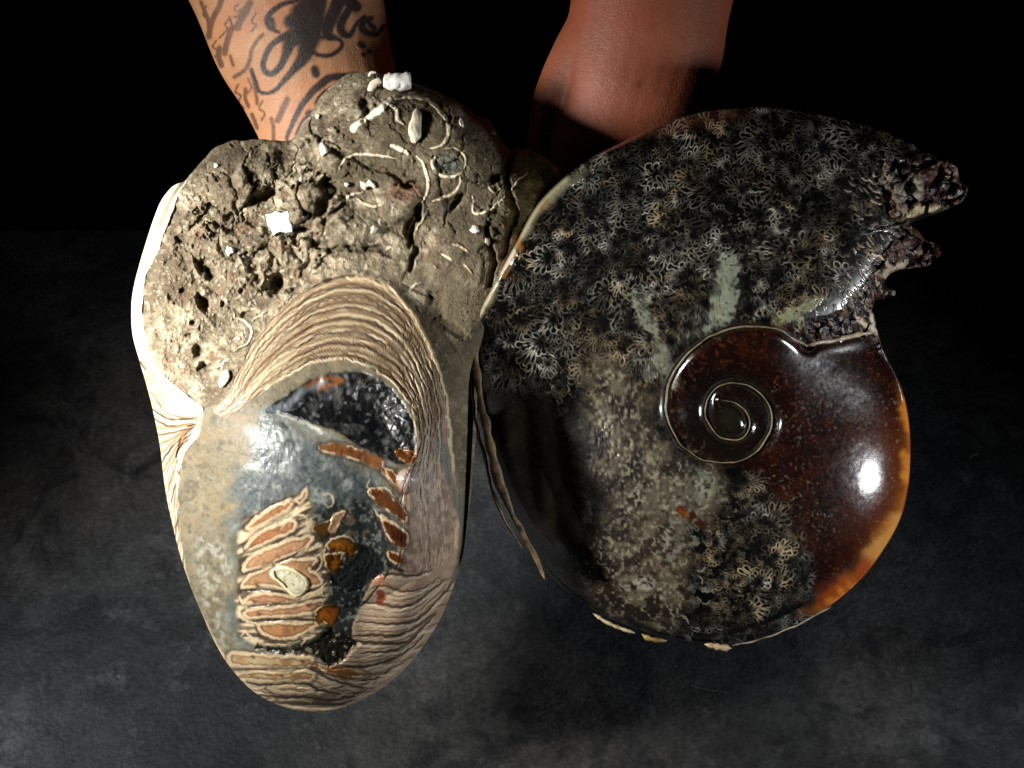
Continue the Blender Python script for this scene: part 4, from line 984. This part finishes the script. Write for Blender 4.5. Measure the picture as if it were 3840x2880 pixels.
    s.paint(mot * .92, (60, 51, 39), .45); s.paint(mot * smooth(.48, .62, f) * .8, (92, 86, 70)); s.paint(mot * smooth(.52, .38, f) * .9, (22, 16, 12))
    h = fbm(X, Y, 12, 247, 3)
    mot = mot * (.55 + .45 * smooth(.4, .6, fbm(X, Y, 34, 253, 4)))
    s.paint(mot * smooth(.6, .72, h) * .7, (150, 142, 120)); s.paint(mot * smooth(.42, .32, h) * .85, (26, 20, 15)); s.z += mot * (h - .5) * 7
    s.paint(mot * smooth(.58, .72, fbm(X, Y, 130, 251, 3)) * .2, (90, 60, 38))
    for x, y, rx, ry, c in [(2400, 2190, 70, 34, (170, 162, 144)), (2520, 2060, 40, 60, (126, 126, 114)), (2640, 1830, 60, 70, (140, 146, 124)), (2520, 1420, 40, 60, (150, 152, 130))]:
        q = np.hypot((X - x) / rx, (Y - y) / ry) + (h - .5) * 1.6 + (f - .5) * 2; s.paint((1 - smooth(.3, 1.3, q)) * .6 * smooth(.35, .55, h), c, .35)
    for i in range(60):
        x, y = r.uniform(2230, 2680), r.uniform(1650, 2340); a = r.uniform(0, 3.1)
        s.stroke([(x, y), (x + 16 * math.cos(a), y + 16 * math.sin(a)), (x + 30 * math.cos(a + .5), y + 30 * math.sin(a + .5))], r.uniform(3, 5), (170, 160, 136) if i % 2 else (24, 18, 14), .6)
    for x, y, rr in [(2556, 1916, 24), (2600, 1935, 20), (2625, 1965, 22)]:
        q = np.hypot(X - x, Y - y) / rr + (h - .5); s.paint(1 - smooth(.6, 1.1, q), (54, 26, 12), .2)
    # ---- pale green-grey mineral bars
    def bar(pts, w, c=(150, 160, 138)):
        m = s.stroke(pts, w, None, 1, soft=.28, wob=5)
        m = m * (1 - .75 * smooth(.5, .62, fbm(X, Y, 20, 257, 3)) * smooth(.25, .8, 1 - m + .4))
        s.paint(m, c, .45, 2); s.paint(m * smooth(.5, .62, fbm(X, Y, 18, 261, 3)) * .5, (110, 118, 98)); s.paint(m * smooth(.58, .7, fbm(X, Y, 12, 263, 3)) * .5, (186, 192, 170))
    for k_, (poly, c) in enumerate([([(2688, 945), (2790, 955), (2775, 1100), (2750, 1190), (2690, 1245), (2615, 1265), (2660, 1180), (2678, 1050)], (150, 160, 138)),
                    ([(2330, 1100), (2400, 1085), (2450, 1180), (2505, 1290), (2540, 1330), (2500, 1410), (2430, 1400), (2440, 1290), (2400, 1190)], (128, 130, 110)),
                    ([(2890, 1185), (2990, 1150), (3060, 1105), (3110, 1105), (3050, 1165), (3005, 1215), (2965, 1200), (2915, 1222)], (158, 158, 120)),
                    ([(2040, 720), (2100, 660), (2200, 610), (2240, 640), (2190, 690), (2120, 700)], (112, 108, 78))]):
        m = s.inside(poly, 5, False, 22, 34, 600 + k_)
        fr = fbm(X, Y, 26, 611, 3); fi = fbm(X, Y, 11, 613, 2)
        hole_ = smooth(.5, .56, fr) * smooth(45, 5, s.sd) + smooth(.62, .68, fi) * .5
        m = m * (1 - np.clip(hole_, 0, .92)) * (1 - .6 * np.clip(lnB * 1.5, 0, 1)) * smooth(.30, .42, fi + .12 * smooth(0, 20, s.sd))
        s.paint(m * .92, c, .45, 2); s.paint(m * smooth(.5, .62, fbm(X, Y, 18, 261, 3)) * .5, (100, 106, 86)); s.paint(m * smooth(.56, .68, fi) * .5, (182, 188, 166))
    # inner whorls are near black with a dim olive lens
    d = np.hypot(X - 2735, Y - 1560)
    s.paint(smooth(215, 150, d) * .8, (16, 14, 11), .14); s.paint(np.exp(-(np.hypot(X - 2745, Y - 1572) / 44) ** 4) * .85, (26, 29, 18), .12)
    # ---- amber rim at the right: glow of light through it, painted as colour
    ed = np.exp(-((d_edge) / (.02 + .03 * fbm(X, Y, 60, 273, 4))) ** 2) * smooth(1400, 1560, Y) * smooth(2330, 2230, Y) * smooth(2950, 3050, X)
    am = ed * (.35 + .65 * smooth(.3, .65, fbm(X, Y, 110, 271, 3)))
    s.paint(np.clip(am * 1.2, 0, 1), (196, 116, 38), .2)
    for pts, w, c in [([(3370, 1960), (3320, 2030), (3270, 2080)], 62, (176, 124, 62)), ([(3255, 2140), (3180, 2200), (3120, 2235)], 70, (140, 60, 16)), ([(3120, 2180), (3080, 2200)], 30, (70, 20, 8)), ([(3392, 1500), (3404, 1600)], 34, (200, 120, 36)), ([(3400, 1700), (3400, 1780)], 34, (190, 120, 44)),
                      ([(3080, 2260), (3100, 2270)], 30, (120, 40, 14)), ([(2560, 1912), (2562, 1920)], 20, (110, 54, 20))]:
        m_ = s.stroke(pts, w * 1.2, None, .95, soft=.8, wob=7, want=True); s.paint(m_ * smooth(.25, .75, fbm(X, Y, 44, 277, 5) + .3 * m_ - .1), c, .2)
    # ---- cream / orange broken edge against the rock
    s.stroke([(1785, 1180), (1840, 1065), (1905, 945), (1960, 850), (2020, 770), (2110, 680)], 52, (158, 150, 118), .85, 5, soft=.5, wob=6)
    s.stroke([(1880, 1010), (1920, 950)], 34, (196, 176, 150), .9, 6, wob=3); s.stroke([(1942, 890), (1950, 930)], 20, (150, 96, 40), .7, 4, soft=.8, wob=3); s.stroke([(2030, 780), (2050, 750)], 14, (146, 104, 52), .7, soft=.8, wob=2)
    s.stroke([(1910, 1000), (1890, 1040)], 12, (150, 100, 48), .6, soft=.8)
    # ---- broken druzy end on the upper right
    br = s.inside([(3290, 640), (3400, 600), (3520, 580), (3660, 620), (3680, 780), (3560, 860), (3560, 1040), (3380, 1060), (3360, 1150), (3310, 1300), (3200, 1250), (3080, 1280), (3030, 1230), (3180, 1140), (3250, 1060), (3310, 960), (3380, 870), (3330, 780)], 14, True, 22, 60)
    c1, c2, cid = cellular(X + 20 * (n - .5), Y, 36, 33); e1, e2, eid = cellular(X, Y, 17, 35)
    s.z += br * ((cid - .5) * 46 + (16 - c1) * 0.8 + (eid - .5) * 8 - 12); 
    s.paint(br, (30, 17, 14), .2); s.paint(br * smooth(.6, .8, cid) * .8, (88, 62, 48)); s.paint(br * smooth(.9, .95, eid) * .8, (170, 158, 146)); s.paint(br * smooth(.5, .7, n) * .6, (58, 16, 10))
    s.part[br > .5] = 2; near = smooth(.0, .5, s.inside([(3100, 500), (3700, 500), (3700, 1000), (3400, 1260), (2980, 1270), (3050, 1100), (3200, 900)], 60)); s.rough += (.45 - s.rough) * near * .5
    for i in range(150):
        t = r.rand(); x = np.interp(t, [0, .3, .6, 1], [3230, 3330, 3260, 3120]) + r.uniform(-90, 70); y = np.interp(t, [0, .3, .6, 1], [640, 800, 1040, 1210]) + r.uniform(-60, 60)
        a_ = np.interp(t, [0, .5, 1], [.5, .9, 1.3]) + r.uniform(-.5, .5); l_ = r.uniform(14, 42)
        s.stroke([(x, y), (x + l_ * .5 * math.cos(a_), y + l_ * .5 * math.sin(a_) + 3), (x + l_ * math.cos(a_), y + l_ * math.sin(a_))], r.uniform(4, 10), [(170, 152, 134), (120, 104, 90), (196, 178, 158)][i % 3], r.uniform(.3, .8), dz=5, taper=True, wob=2, step=8)
    for pts, w, c in [([(3400, 815), (3440, 778), (3490, 790), (3530, 785)], 32, (206, 186, 150)), ([(3320, 1030), (3345, 1000), (3380, 990)], 24, (206, 186, 160)), ([(3270, 950), (3310, 965), (3340, 1000)], 12, (220, 200, 180)), ([(3310, 650), (3330, 680), (3400, 730)], 44, (140, 130, 116)),
                      ([(3430, 660), (3450, 690), (3440, 730)], 36, (164, 150, 132)), ([(3350, 740), (3390, 790)], 30, (140, 122, 106)), ([(3220, 1200), (3260, 1230), (3285, 1240)], 20, (220, 196, 172)), ([(3265, 1180), (3275, 1230)], 14, (226, 214, 190)), ([(3545, 600), (3580, 620)], 10, (190, 176, 160)),
                      ([(3560, 640), (3595, 650)], 26, (170, 150, 130)), ([(3580, 760), (3560, 745)], 22, (150, 110, 90))]:
        s.stroke(pts, w, c, .85, 14, soft=.6, wob=4)
    s.part[(spiral > .5) & (s.part == 0)] = 1
    # seam grooves
    for sm in (seamA, seamB):
        p = curve(sm, 14)[:, :2]; dd = s.dist(p, 80)
        s.z -= 20 * np.exp(-(dd / 20) ** 2)
    s.z += smooth(250, 120, d) * -40
    s.z += 16 * np.exp(-(np.hypot(X - 2745, Y - 1570) / 55) ** 2)
    s.z += (n - .5) * 1.6 + (fbm(X, Y, 200, 205, 2) - .5) * 1.5
    # gentle step: the old whorl sits lower than the body whorl where they meet
paint_right(RS)

def zR(px, py):
    s = np.clip(RB.frac(px, py), 0, 1); q0 = np.clip(RB.pfrac(px, py), 0, 1)
    ul = smooth(2500, 2150, px) * smooth(1560, 1350, py)
    qe = np.minimum(q0, .985) * (1 - ul) + np.minimum(q0, .5 + .12 * q0) * ul
    z = 300 * np.sqrt(np.clip(1 - qe ** 2.5, 0, 1)) * np.clip(1 - s ** (30 + 170 * ul), 0, 1) ** .5
    z = z + 20
    z = z - 75 * smooth(2850, 3200, px) * np.clip(np.abs(py - 1790) / 620., 0, 1) ** 2 * smooth(1180, 1330, py) * smooth(0, .05, 1 - s)
    # the flank drops away behind the pale shell
    z = z - (110 + 50 * smooth(2420, 1880, px)) * smooth(1150, 1600, py)
    z = z + smooth(2450, 1900, px) * smooth(1300, 1000, py) * 100 * smooth(0, .01, 1 - s)
    return z + smooth(0.0, 0.03, 1 - s) * RS.sample(RS.z, px, py)
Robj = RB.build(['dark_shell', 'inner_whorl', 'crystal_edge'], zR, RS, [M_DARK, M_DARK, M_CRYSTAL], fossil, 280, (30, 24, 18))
Robj[0]['label'] = 'black polished outer whorl covered in fern like suture lines'
Robj[1]['label'] = 'dark red brown inner whorl with amber glow painted along its edge'
Robj[2]['label'] = 'broken glittering edge of the black shell'
dark = Robj[0]; whorl = Robj[1]
ribbon('whorl_seam', seamA, 12, 9, zR, (160, 140, 116), M_SHELL, whorl, rough=.35, seed=31, wob=5, lift=6, var=.4)
ribbon('whorl_seam', seamB, 7, 8, zR, (122, 112, 90), M_SHELL, whorl, rough=.35, seed=32, wob=4, lift=6, var=.4, sink=16)
for i, (pts, w, c) in enumerate([([(2222, 2300), (2270, 2332), (2330, 2358), (2380, 2375)], 14, (190, 174, 136)), ([(2405, 2378), (2440, 2395), (2500, 2402)], 20, (150, 128, 76)),
                                 ([(2640, 2418), (2700, 2428), (2745, 2430)], 24, (168, 146, 110)), ([(2745, 2424), (2850, 2400), (2950, 2362), (3030, 2325), (3120, 2272)], 6, (150, 140, 124))]):
    ribbon('rim_plate', pts, w, 16, None, c, M_SHELL, dark, rough=.4, seed=50 + i, wob=3, z_abs=[40, 50, 50, 40], depth=18, var=.5)
# thin shell flange between the two halves
for i, (pts, w, za, c, dep) in enumerate([([(1782, 1200, .8), (1780, 1300, 1), (1790, 1420, 1), (1815, 1560, 1.1), (1845, 1700, 1.2), (1870, 1800, 1.3), (1900, 1880, 1.1), (1960, 2000, .9), (2010, 2090, .8), (2044, 2172, .4)], 26, [240, 250, 262, 270, 262, 240, 220], (120, 98, 66), 90),
                                     ([(1772, 1260, .7), (1768, 1400, .9), (1780, 1560, .8), (1812, 1700, .9), (1850, 1850, .9), (1900, 1960, .7), (1960, 2060, .5)], 14, [230, 240, 250, 256, 244, 230], (132, 110, 78), 60)]):
    ribbon('shell_flange', pts, w, 10, None, c, M_SHELL, rock, rough=.55, seed=60 + i, wob=3, z_abs=za, depth=dep, var=.6, edge_colour=(96, 76, 50))
# crystals that stand proud on the broken edge
r = np.random.RandomState(21)
import bmesh
def crystal_cluster():
    base = [(3610, 720), (3585, 745), (3560, 660), (3575, 640), (3620, 700), (3500, 925), (3480, 985), (3460, 960), (3505, 940), (3320, 1100), (3300, 1085), (3340, 1095), (3440, 640), (3480, 700), (3520, 720), (3400, 700), (3360, 690), (3470, 640),
            (3430, 900), (3400, 930), (3440, 950), (3300, 1180), (3260, 1160), (3210, 1200), (3150, 1230), (3240, 1110), (3550, 610), (3540, 740), (3410, 860)]
    for i, (x, y) in enumerate(base[:16] + base[26:]):
        x = min(x, 3595) - 6; sz = r.uniform(10, 20)
        z0 = float(zR(np.array([x]), np.array([y]))[0])
        k = 6; th = np.arange(k) * 2 * np.pi / k + r.rand()
        tilt = r.uniform(-.7, .7, 2); ax = np.array([tilt[0] + .3, tilt[1], 1.0]); ax /= np.linalg.norm(ax)
        a = np.cross(ax, [0, 1, 0.1]); a /= np.linalg.norm(a); b = np.cross(ax, a)
        c0 = np.array([x, y, z0 - 12]); H = sz * r.uniform(1.2, 2.0)
        R1 = c0 + (a[None] * np.cos(th)[:, None] + b[None] * np.sin(th)[:, None]) * sz * .75
        R2 = R1 + ax * H; tip = c0 + ax * (H + sz * .7)
        R3 = tip + (R2 - R2.mean(0)) * .12
        q3 = np.vstack([R1, R2, R3]); co = P(q3[:, 0], q3[:, 1], q3[:, 2])
        idx = np.arange(3 * k).reshape(3, k); nx = np.roll(idx, -1, 1)
        q = np.stack([idx[:-1], idx[1:], nx[1:], nx[:-1]], -1).reshape(-1, 4)
        c = [(86, 50, 38), (128, 104, 88), (60, 26, 18), (170, 156, 140)][r.randint(4)]
        make_mesh('crystal', co, q, np.tile(lin(c), (len(co), 1)), .15, M_CRYSTAL, Robj[2], False)
crystal_cluster()

# ------------------------------------------------------------------ person: two forearms with hands under the fossil
def sweep(bm, st, A=28):
    """st: list of (x, y, z, half width, half depth) in photo pixels / pixel heights; closed limb piece"""
    p = curve(np.array(st, float), 22); 
    d = np.gradient(np.stack([p[:, 0], -p[:, 1], p[:, 2]], -1), axis=0); d /= np.linalg.norm(d, axis=1)[:, None] + 1e-9
    z = np.array([0, 0, 1.0]); a = np.cross(d, z); a /= np.linalg.norm(a, axis=1)[:, None] + 1e-9; b = np.cross(a, d)
    th = np.linspace(0, 2 * np.pi, A, endpoint=False)
    vs = []
    n = len(p)
    ext = [(-1, .45)] + [(i, 1) for i in range(n)] + [(n, .45)]
    for i, f in ext:
        j = min(max(i, 0), n - 1); off = d[j] * (p[j, 3] * .5) * (-1 if i < 0 else (1 if i >= n else 0))
        q = np.array([p[j, 0], -p[j, 1], p[j, 2]]) + off + (a[j][None] * np.cos(th)[:, None] * p[j, 3] + b[j][None] * np.sin(th)[:, None] * p[j, 4]) * f
        co = P(q[:, 0], -q[:, 1], q[:, 2])
        vs.append([bm.verts.new(c) for c in co])
    for i in range(len(vs) - 1):
        for k in range(A):
            bm.faces.new((vs[i][k], vs[i][(k + 1) % A], vs[i + 1][(k + 1) % A], vs[i + 1][k]))
    bm.faces.new(vs[0][::-1]); bm.faces.new(vs[-1])

def arm(pieces, painter, label, voxel=0.00085, smooth_n=22):
    bm = bmesh.new()
    for st in pieces: sweep(bm, st)
    bmesh.ops.recalc_face_normals(bm, faces=bm.faces[:])
    me = bpy.data.meshes.new('tmp'); bm.to_mesh(me); bm.free()
    o = bpy.data.objects.new('tmp', me); sc.collection.objects.link(o)
    m = o.modifiers.new('r', 'REMESH'); m.mode = 'VOXEL'; m.voxel_size = voxel
    m2 = o.modifiers.new('s', 'SMOOTH'); m2.iterations = smooth_n; m2.factor = .6
    dg = bpy.context.evaluated_depsgraph_get(); ev = o.evaluated_get(dg)
    me2 = bpy.data.meshes.new_from_object(ev)
    bpy.data.objects.remove(o); bpy.data.meshes.remove(me)
    me2.name = 'arm'
    n = len(me2.vertices); co = np.zeros(n * 3, np.float32); me2.vertices.foreach_get('co', co); co = co.reshape(-1, 3).astype(float)
    no = np.zeros(n * 3, np.float32); me2.vertices.foreach_get('normal', no); no = no.reshape(-1, 3)
    z = co[:, 2] / U; k = (1 - z / DP) * U
    px = co[:, 0] / k + 1920; py = 1440 - co[:, 1] / k
    col, rough = painter(px, py, no)
    c4 = np.ones((n, 4), np.float32); c4[:, :3] = col
    a = me2.color_attributes.new('tint', 'FLOAT_COLOR', 'POINT'); a.data.foreach_set('color', c4.ravel())
    b = me2.attributes.new('gloss', 'FLOAT', 'POINT'); b.data.foreach_set('value', rough.astype(np.float32))
    me2.polygons.foreach_set('use_smooth', np.ones(len(me2.polygons), bool))
    me2.materials.clear(); me2.materials.append(M_SKIN)
    ob = bpy.data.objects.new('arm', me2); sc.collection.objects.link(ob); ob.parent = person; ob['label'] = label
    return ob

person = empty('person'); person.matrix_world = FRAME
person['label'] = 'person behind the table, bare forearms reaching down to hold the fossil, one arm tattooed'
person['category'] = 'person'

TS = Sheet(600, -60, 1700, 620, (0, 0, 0), .5)
ink = np.zeros((TS.h, TS.w)); fade = np.zeros((TS.h, TS.w))
z6 = lambda q: zoomed(q, 700, 0, 900 / 2212.)
def ink_stroke(pts, w, a=.96, faded=False):
    global ink, fade
    m = TS.stroke(z6(pts), w * .4069 * (1.6 if not faded else 1.5), None, a, soft=.3, wob=0.6, step=5)
    if faded: fade = np.maximum(fade, m)
    else: ink = np.maximum(ink, m)
for pts, w in [([(1240, -40), (1180, 60, 1.3)], 90), ([(1130, 60, 1.4), (1060, 150, 1.5), (1010, 300, 1.0), (940, 420, .7), (900, 540, .45), (840, 640, .4), (770, 685, .35), (712, 640, .35), (712, 560, .35), (745, 470, .35), (810, 390, .35), (900, 340, .5), (1000, 310, .7)], 100),
               ([(1210, 0, 1), (1180, 150, 1.2), (1150, 300, 1.2), (1110, 430, 1.0), (1070, 540, .7), (980, 650, .4), (900, 740, .3), (830, 820, .25), (740, 862, .2), (670, 840, .2), (640, 760, .2), (600, 640, .16)], 110),
               ([(960, 200, .8), (1060, 200, 1.2), (1160, 230, 1)], 110), ([(1000, 380), (1100, 360), (1180, 360)], 60),
               ([(1160, 480), (1230, 510), (1320, 510), (1400, 465), (1435, 405), (1390, 360), (1320, 345), (1220, 345)], 26), ([(1080, -20, .5), (980, 15, .7), (880, 40, .9), (800, 95, 1), (745, 170, 1.1), (765, 250, 1.0), (850, 300, .6)], 34), ([(780, 190), (790, 240)], 40),
               ([(1420, -40, 1), (1350, 130, 1), (1300, 250, .9), (1310, 330, .7), (1370, 350, .4)], 84), ([(1540, 20, .8), (1470, 130, .8), (1420, 230, .9), (1440, 310, .8), (1510, 320, .6), (1550, 240, .4), (1590, 190, .3), (1640, 150, .4)], 60), ([(1430, -20), (1560, 60)], 70),
               ([(1700, 170, .8), (1630, 200, 1), (1620, 260, 1.1), (1680, 310, 1), (1760, 310, .8), (1810, 240, .6)], 40), ([(1690, 220), (1730, 260)], 34),
               ([(1180, 640), (1190, 680)], 50), ([(1600, 405), (1625, 425)], 36), ([(1675, 465), (1690, 480)], 24), ([(1625, 500), (1635, 505)], 22), ([(1165, 60), (1170, 130)], 90),
               ([(1560, 680, .5), (1450, 700, 1), (1320, 720, 1.2), (1220, 790, 1.2), (1130, 880, 1), (1050, 990, .9), (990, 1110, .8), (930, 1250, .6), (925, 1330, .5)], 40), ([(1340, 800), (1260, 850), (1200, 920), (1190, 1000), (1120, 1060), (1050, 1140), (1010, 1240)], 18), ([(1130, 1050), (1160, 1110)], 50)]:
    ink_stroke(pts, w)
for pts, w in [([(480, 40), (440, 70), (455, 110), (500, 90), (470, 150), (430, 160)], 12), ([(390, 180), (350, 230), (380, 260), (340, 310), (300, 350)], 13), ([(640, 120), (600, 200), (640, 230), (600, 290)], 12), ([(270, 380), (240, 430), (290, 470), (260, 520)], 13), ([(470, 780), (450, 850), (500, 880), (480, 940), (530, 1000)], 13), ([(700, 930), (670, 1000), (720, 1040), (690, 1110)], 12), ([(860, 980), (900, 1010), (870, 1060)], 12), ([(180, 60), (150, 130), (200, 180)], 14), ([(560, 720), (600, 800), (560, 860)], 12), ([(330, -20), (280, 100), (230, 200), (205, 340)], 36), ([(580, 30), (545, 110), (500, 180), (470, 250)], 46), ([(560, 60), (500, 100)], 20), ([(425, 250), (395, 310), (370, 400), (350, 490)], 38), ([(390, 150), (420, 240)], 14), ([(300, 440), (295, 520), (320, 600)], 36), ([(700, 320), (640, 390), (600, 460), (580, 560), (530, 650), (440, 710)], 26),
               ([(590, 640), (620, 760), (640, 860), (650, 960)], 22), ([(925, 920), (890, 1000), (840, 1110)], 40), ([(780, 1090), (800, 1180), (800, 1290)], 24), ([(540, 820), (540, 900), (570, 980)], 24), ([(130, 20), (190, 160), (210, 300)], 24), ([(600, 1050), (650, 1180)], 24), ([(400, 520), (430, 600)], 20)]:
    ink_stroke(pts, w, .8, True)

def skin_base(px, py, tone=(178, 130, 94)):
    n = fbm(px, py, 120, 301, 4); f = fbm(px, py, 22, 307, 3)
    c = lin(tone)[None] * (0.92 + .3 * (n - .5) + .12 * (f - .5))[:, None]
    red = smooth(.45, .65, fbm(px, py, 160, 311, 3))[:, None]
    c = c * (1 - red * .5) + c * np.array([1.08, .84, .76]) * red * .5
    return c
def paint_tattooed(px, py, no):
    c = skin_base(px, py)
    front = smooth(-.2, .15, no[:, 2])
    i = TS.sample(ink, px, py) * front; f = TS.sample(fade, px, py) * front
    inside = ((px > 600) & (px < 1690) & (py > -55) & (py < 610)).astype(float)
    i = (i * inside)[:, None]; f = (f * inside)[:, None]
    c = c * (1 - f) + lin((66, 46, 36)) * f
    c = c * (1 - i) + lin((26, 26, 28)) * i
    return c, np.full(len(px), .5)
def paint_dimmed_skin(px, py, no):
    c = skin_base(px, py, (136, 76, 53))  # same skin in a darker tone: this arm's dimmer light put into its colour
    r = np.random.RandomState(5)
    for i in range(90):
        x, y, rr = r.uniform(2000, 2800), r.uniform(-60, 560), r.uniform(4, 9)
        m = np.exp(-((px - x) ** 2 + (py - y) ** 2) / rr ** 2)[:, None] * .4; c = c * (1 - m) + lin((120, 58, 36)) * m
    m = np.exp(-((px - 2395) ** 2 + (py - 315) ** 2) / 15 ** 2)[:, None] * .8; c = c * (1 - m) + lin((96, 40, 24)) * m
    return c, np.full(len(px), .5)

def hand(wx, wy, wz, dirx, flip):
    """palm and five bent fingers cupped under the stone; flip=+1 thumb toward +x"""
    out = []
    ux, uy = dirx
    def at(a, b, z): return (wx + ux * a - uy * b * flip, wy + uy * a + ux * b * flip, wz + z)
    def pc(pts): return [(*at(a, b, z), w, d) for a, b, z, w, d in pts]
    out.append(pc([(-60, 0, 0, 225, 165), (80, 0, 0, 275, 150), (260, 10, 0, 330, 130), (480, 0, 5, 340, 115), (640, 0, 10, 300, 90)]))
    for b, L, w in ((-245, 330, 66), (-85, 400, 74), (80, 380, 74), (235, 300, 64)):
        out.append(pc([(520, b * .9, 0, w * 1.05, w), (700, b, 0, w, w), (700 + L * .42, b * 1.05, 20, w * .95, w * .92), (700 + L * .75, b * 1.08, 75, w * .88, w * .85), (700 + L * .95, b * 1.08, 130, w * .7, w * .68)]))
    out.append(pc([(120, 220, 20, 110, 100), (260, 330, 40, 92, 88), (400, 430, 60, 80, 78), (520, 480, 95, 70, 66), (600, 500, 120, 55, 50)]))
    return out
d = np.array([.30, 1.0]); d /= np.linalg.norm(d)
left_arm = [[(900, -620, -425, 440, 390), (975, -340, -428, 400, 350), (1062, -60, -425, 350, 300), (1130, 140, -420, 335, 260), (1190, 300, -420, 300, 225), (1250, 480, -420, 275, 195), (1300, 640, -425, 275, 180)]]
left_arm += hand(1290, 640, -385, tuple(d), 1)
arm(left_arm, paint_tattooed, 'forearm with black script tattoo')
d2 = np.array([-.12, 1.0]); d2 /= np.linalg.norm(d2)
right_arm = [[(2560, -620, -345, 400, 340), (2490, -320, -345, 345, 290), (2442, 0, -335, 302, 240), (2414, 174, -335, 300, 222), (2378, 312, -335, 285, 205), (2345, 430, -343, 268, 190), (2310, 620, -355, 262, 175)],
             [(2300, 130, -345, 190, 150), (2185, 250, -347, 140, 120), (2090, 380, -355, 96, 92), (2045, 500, -370, 66, 74), (2050, 640, -375, 80, 84), (2090, 800, -365, 90, 84)],
             [(2150, 380, -435, 46, 50), (2160, 470, -385, 44, 48), (2152, 560, -345, 32, 34)]]
right_arm += hand(2300, 640, -352, tuple(d2), -1)
arm(right_arm, paint_dimmed_skin, 'bare forearm without tattoo')
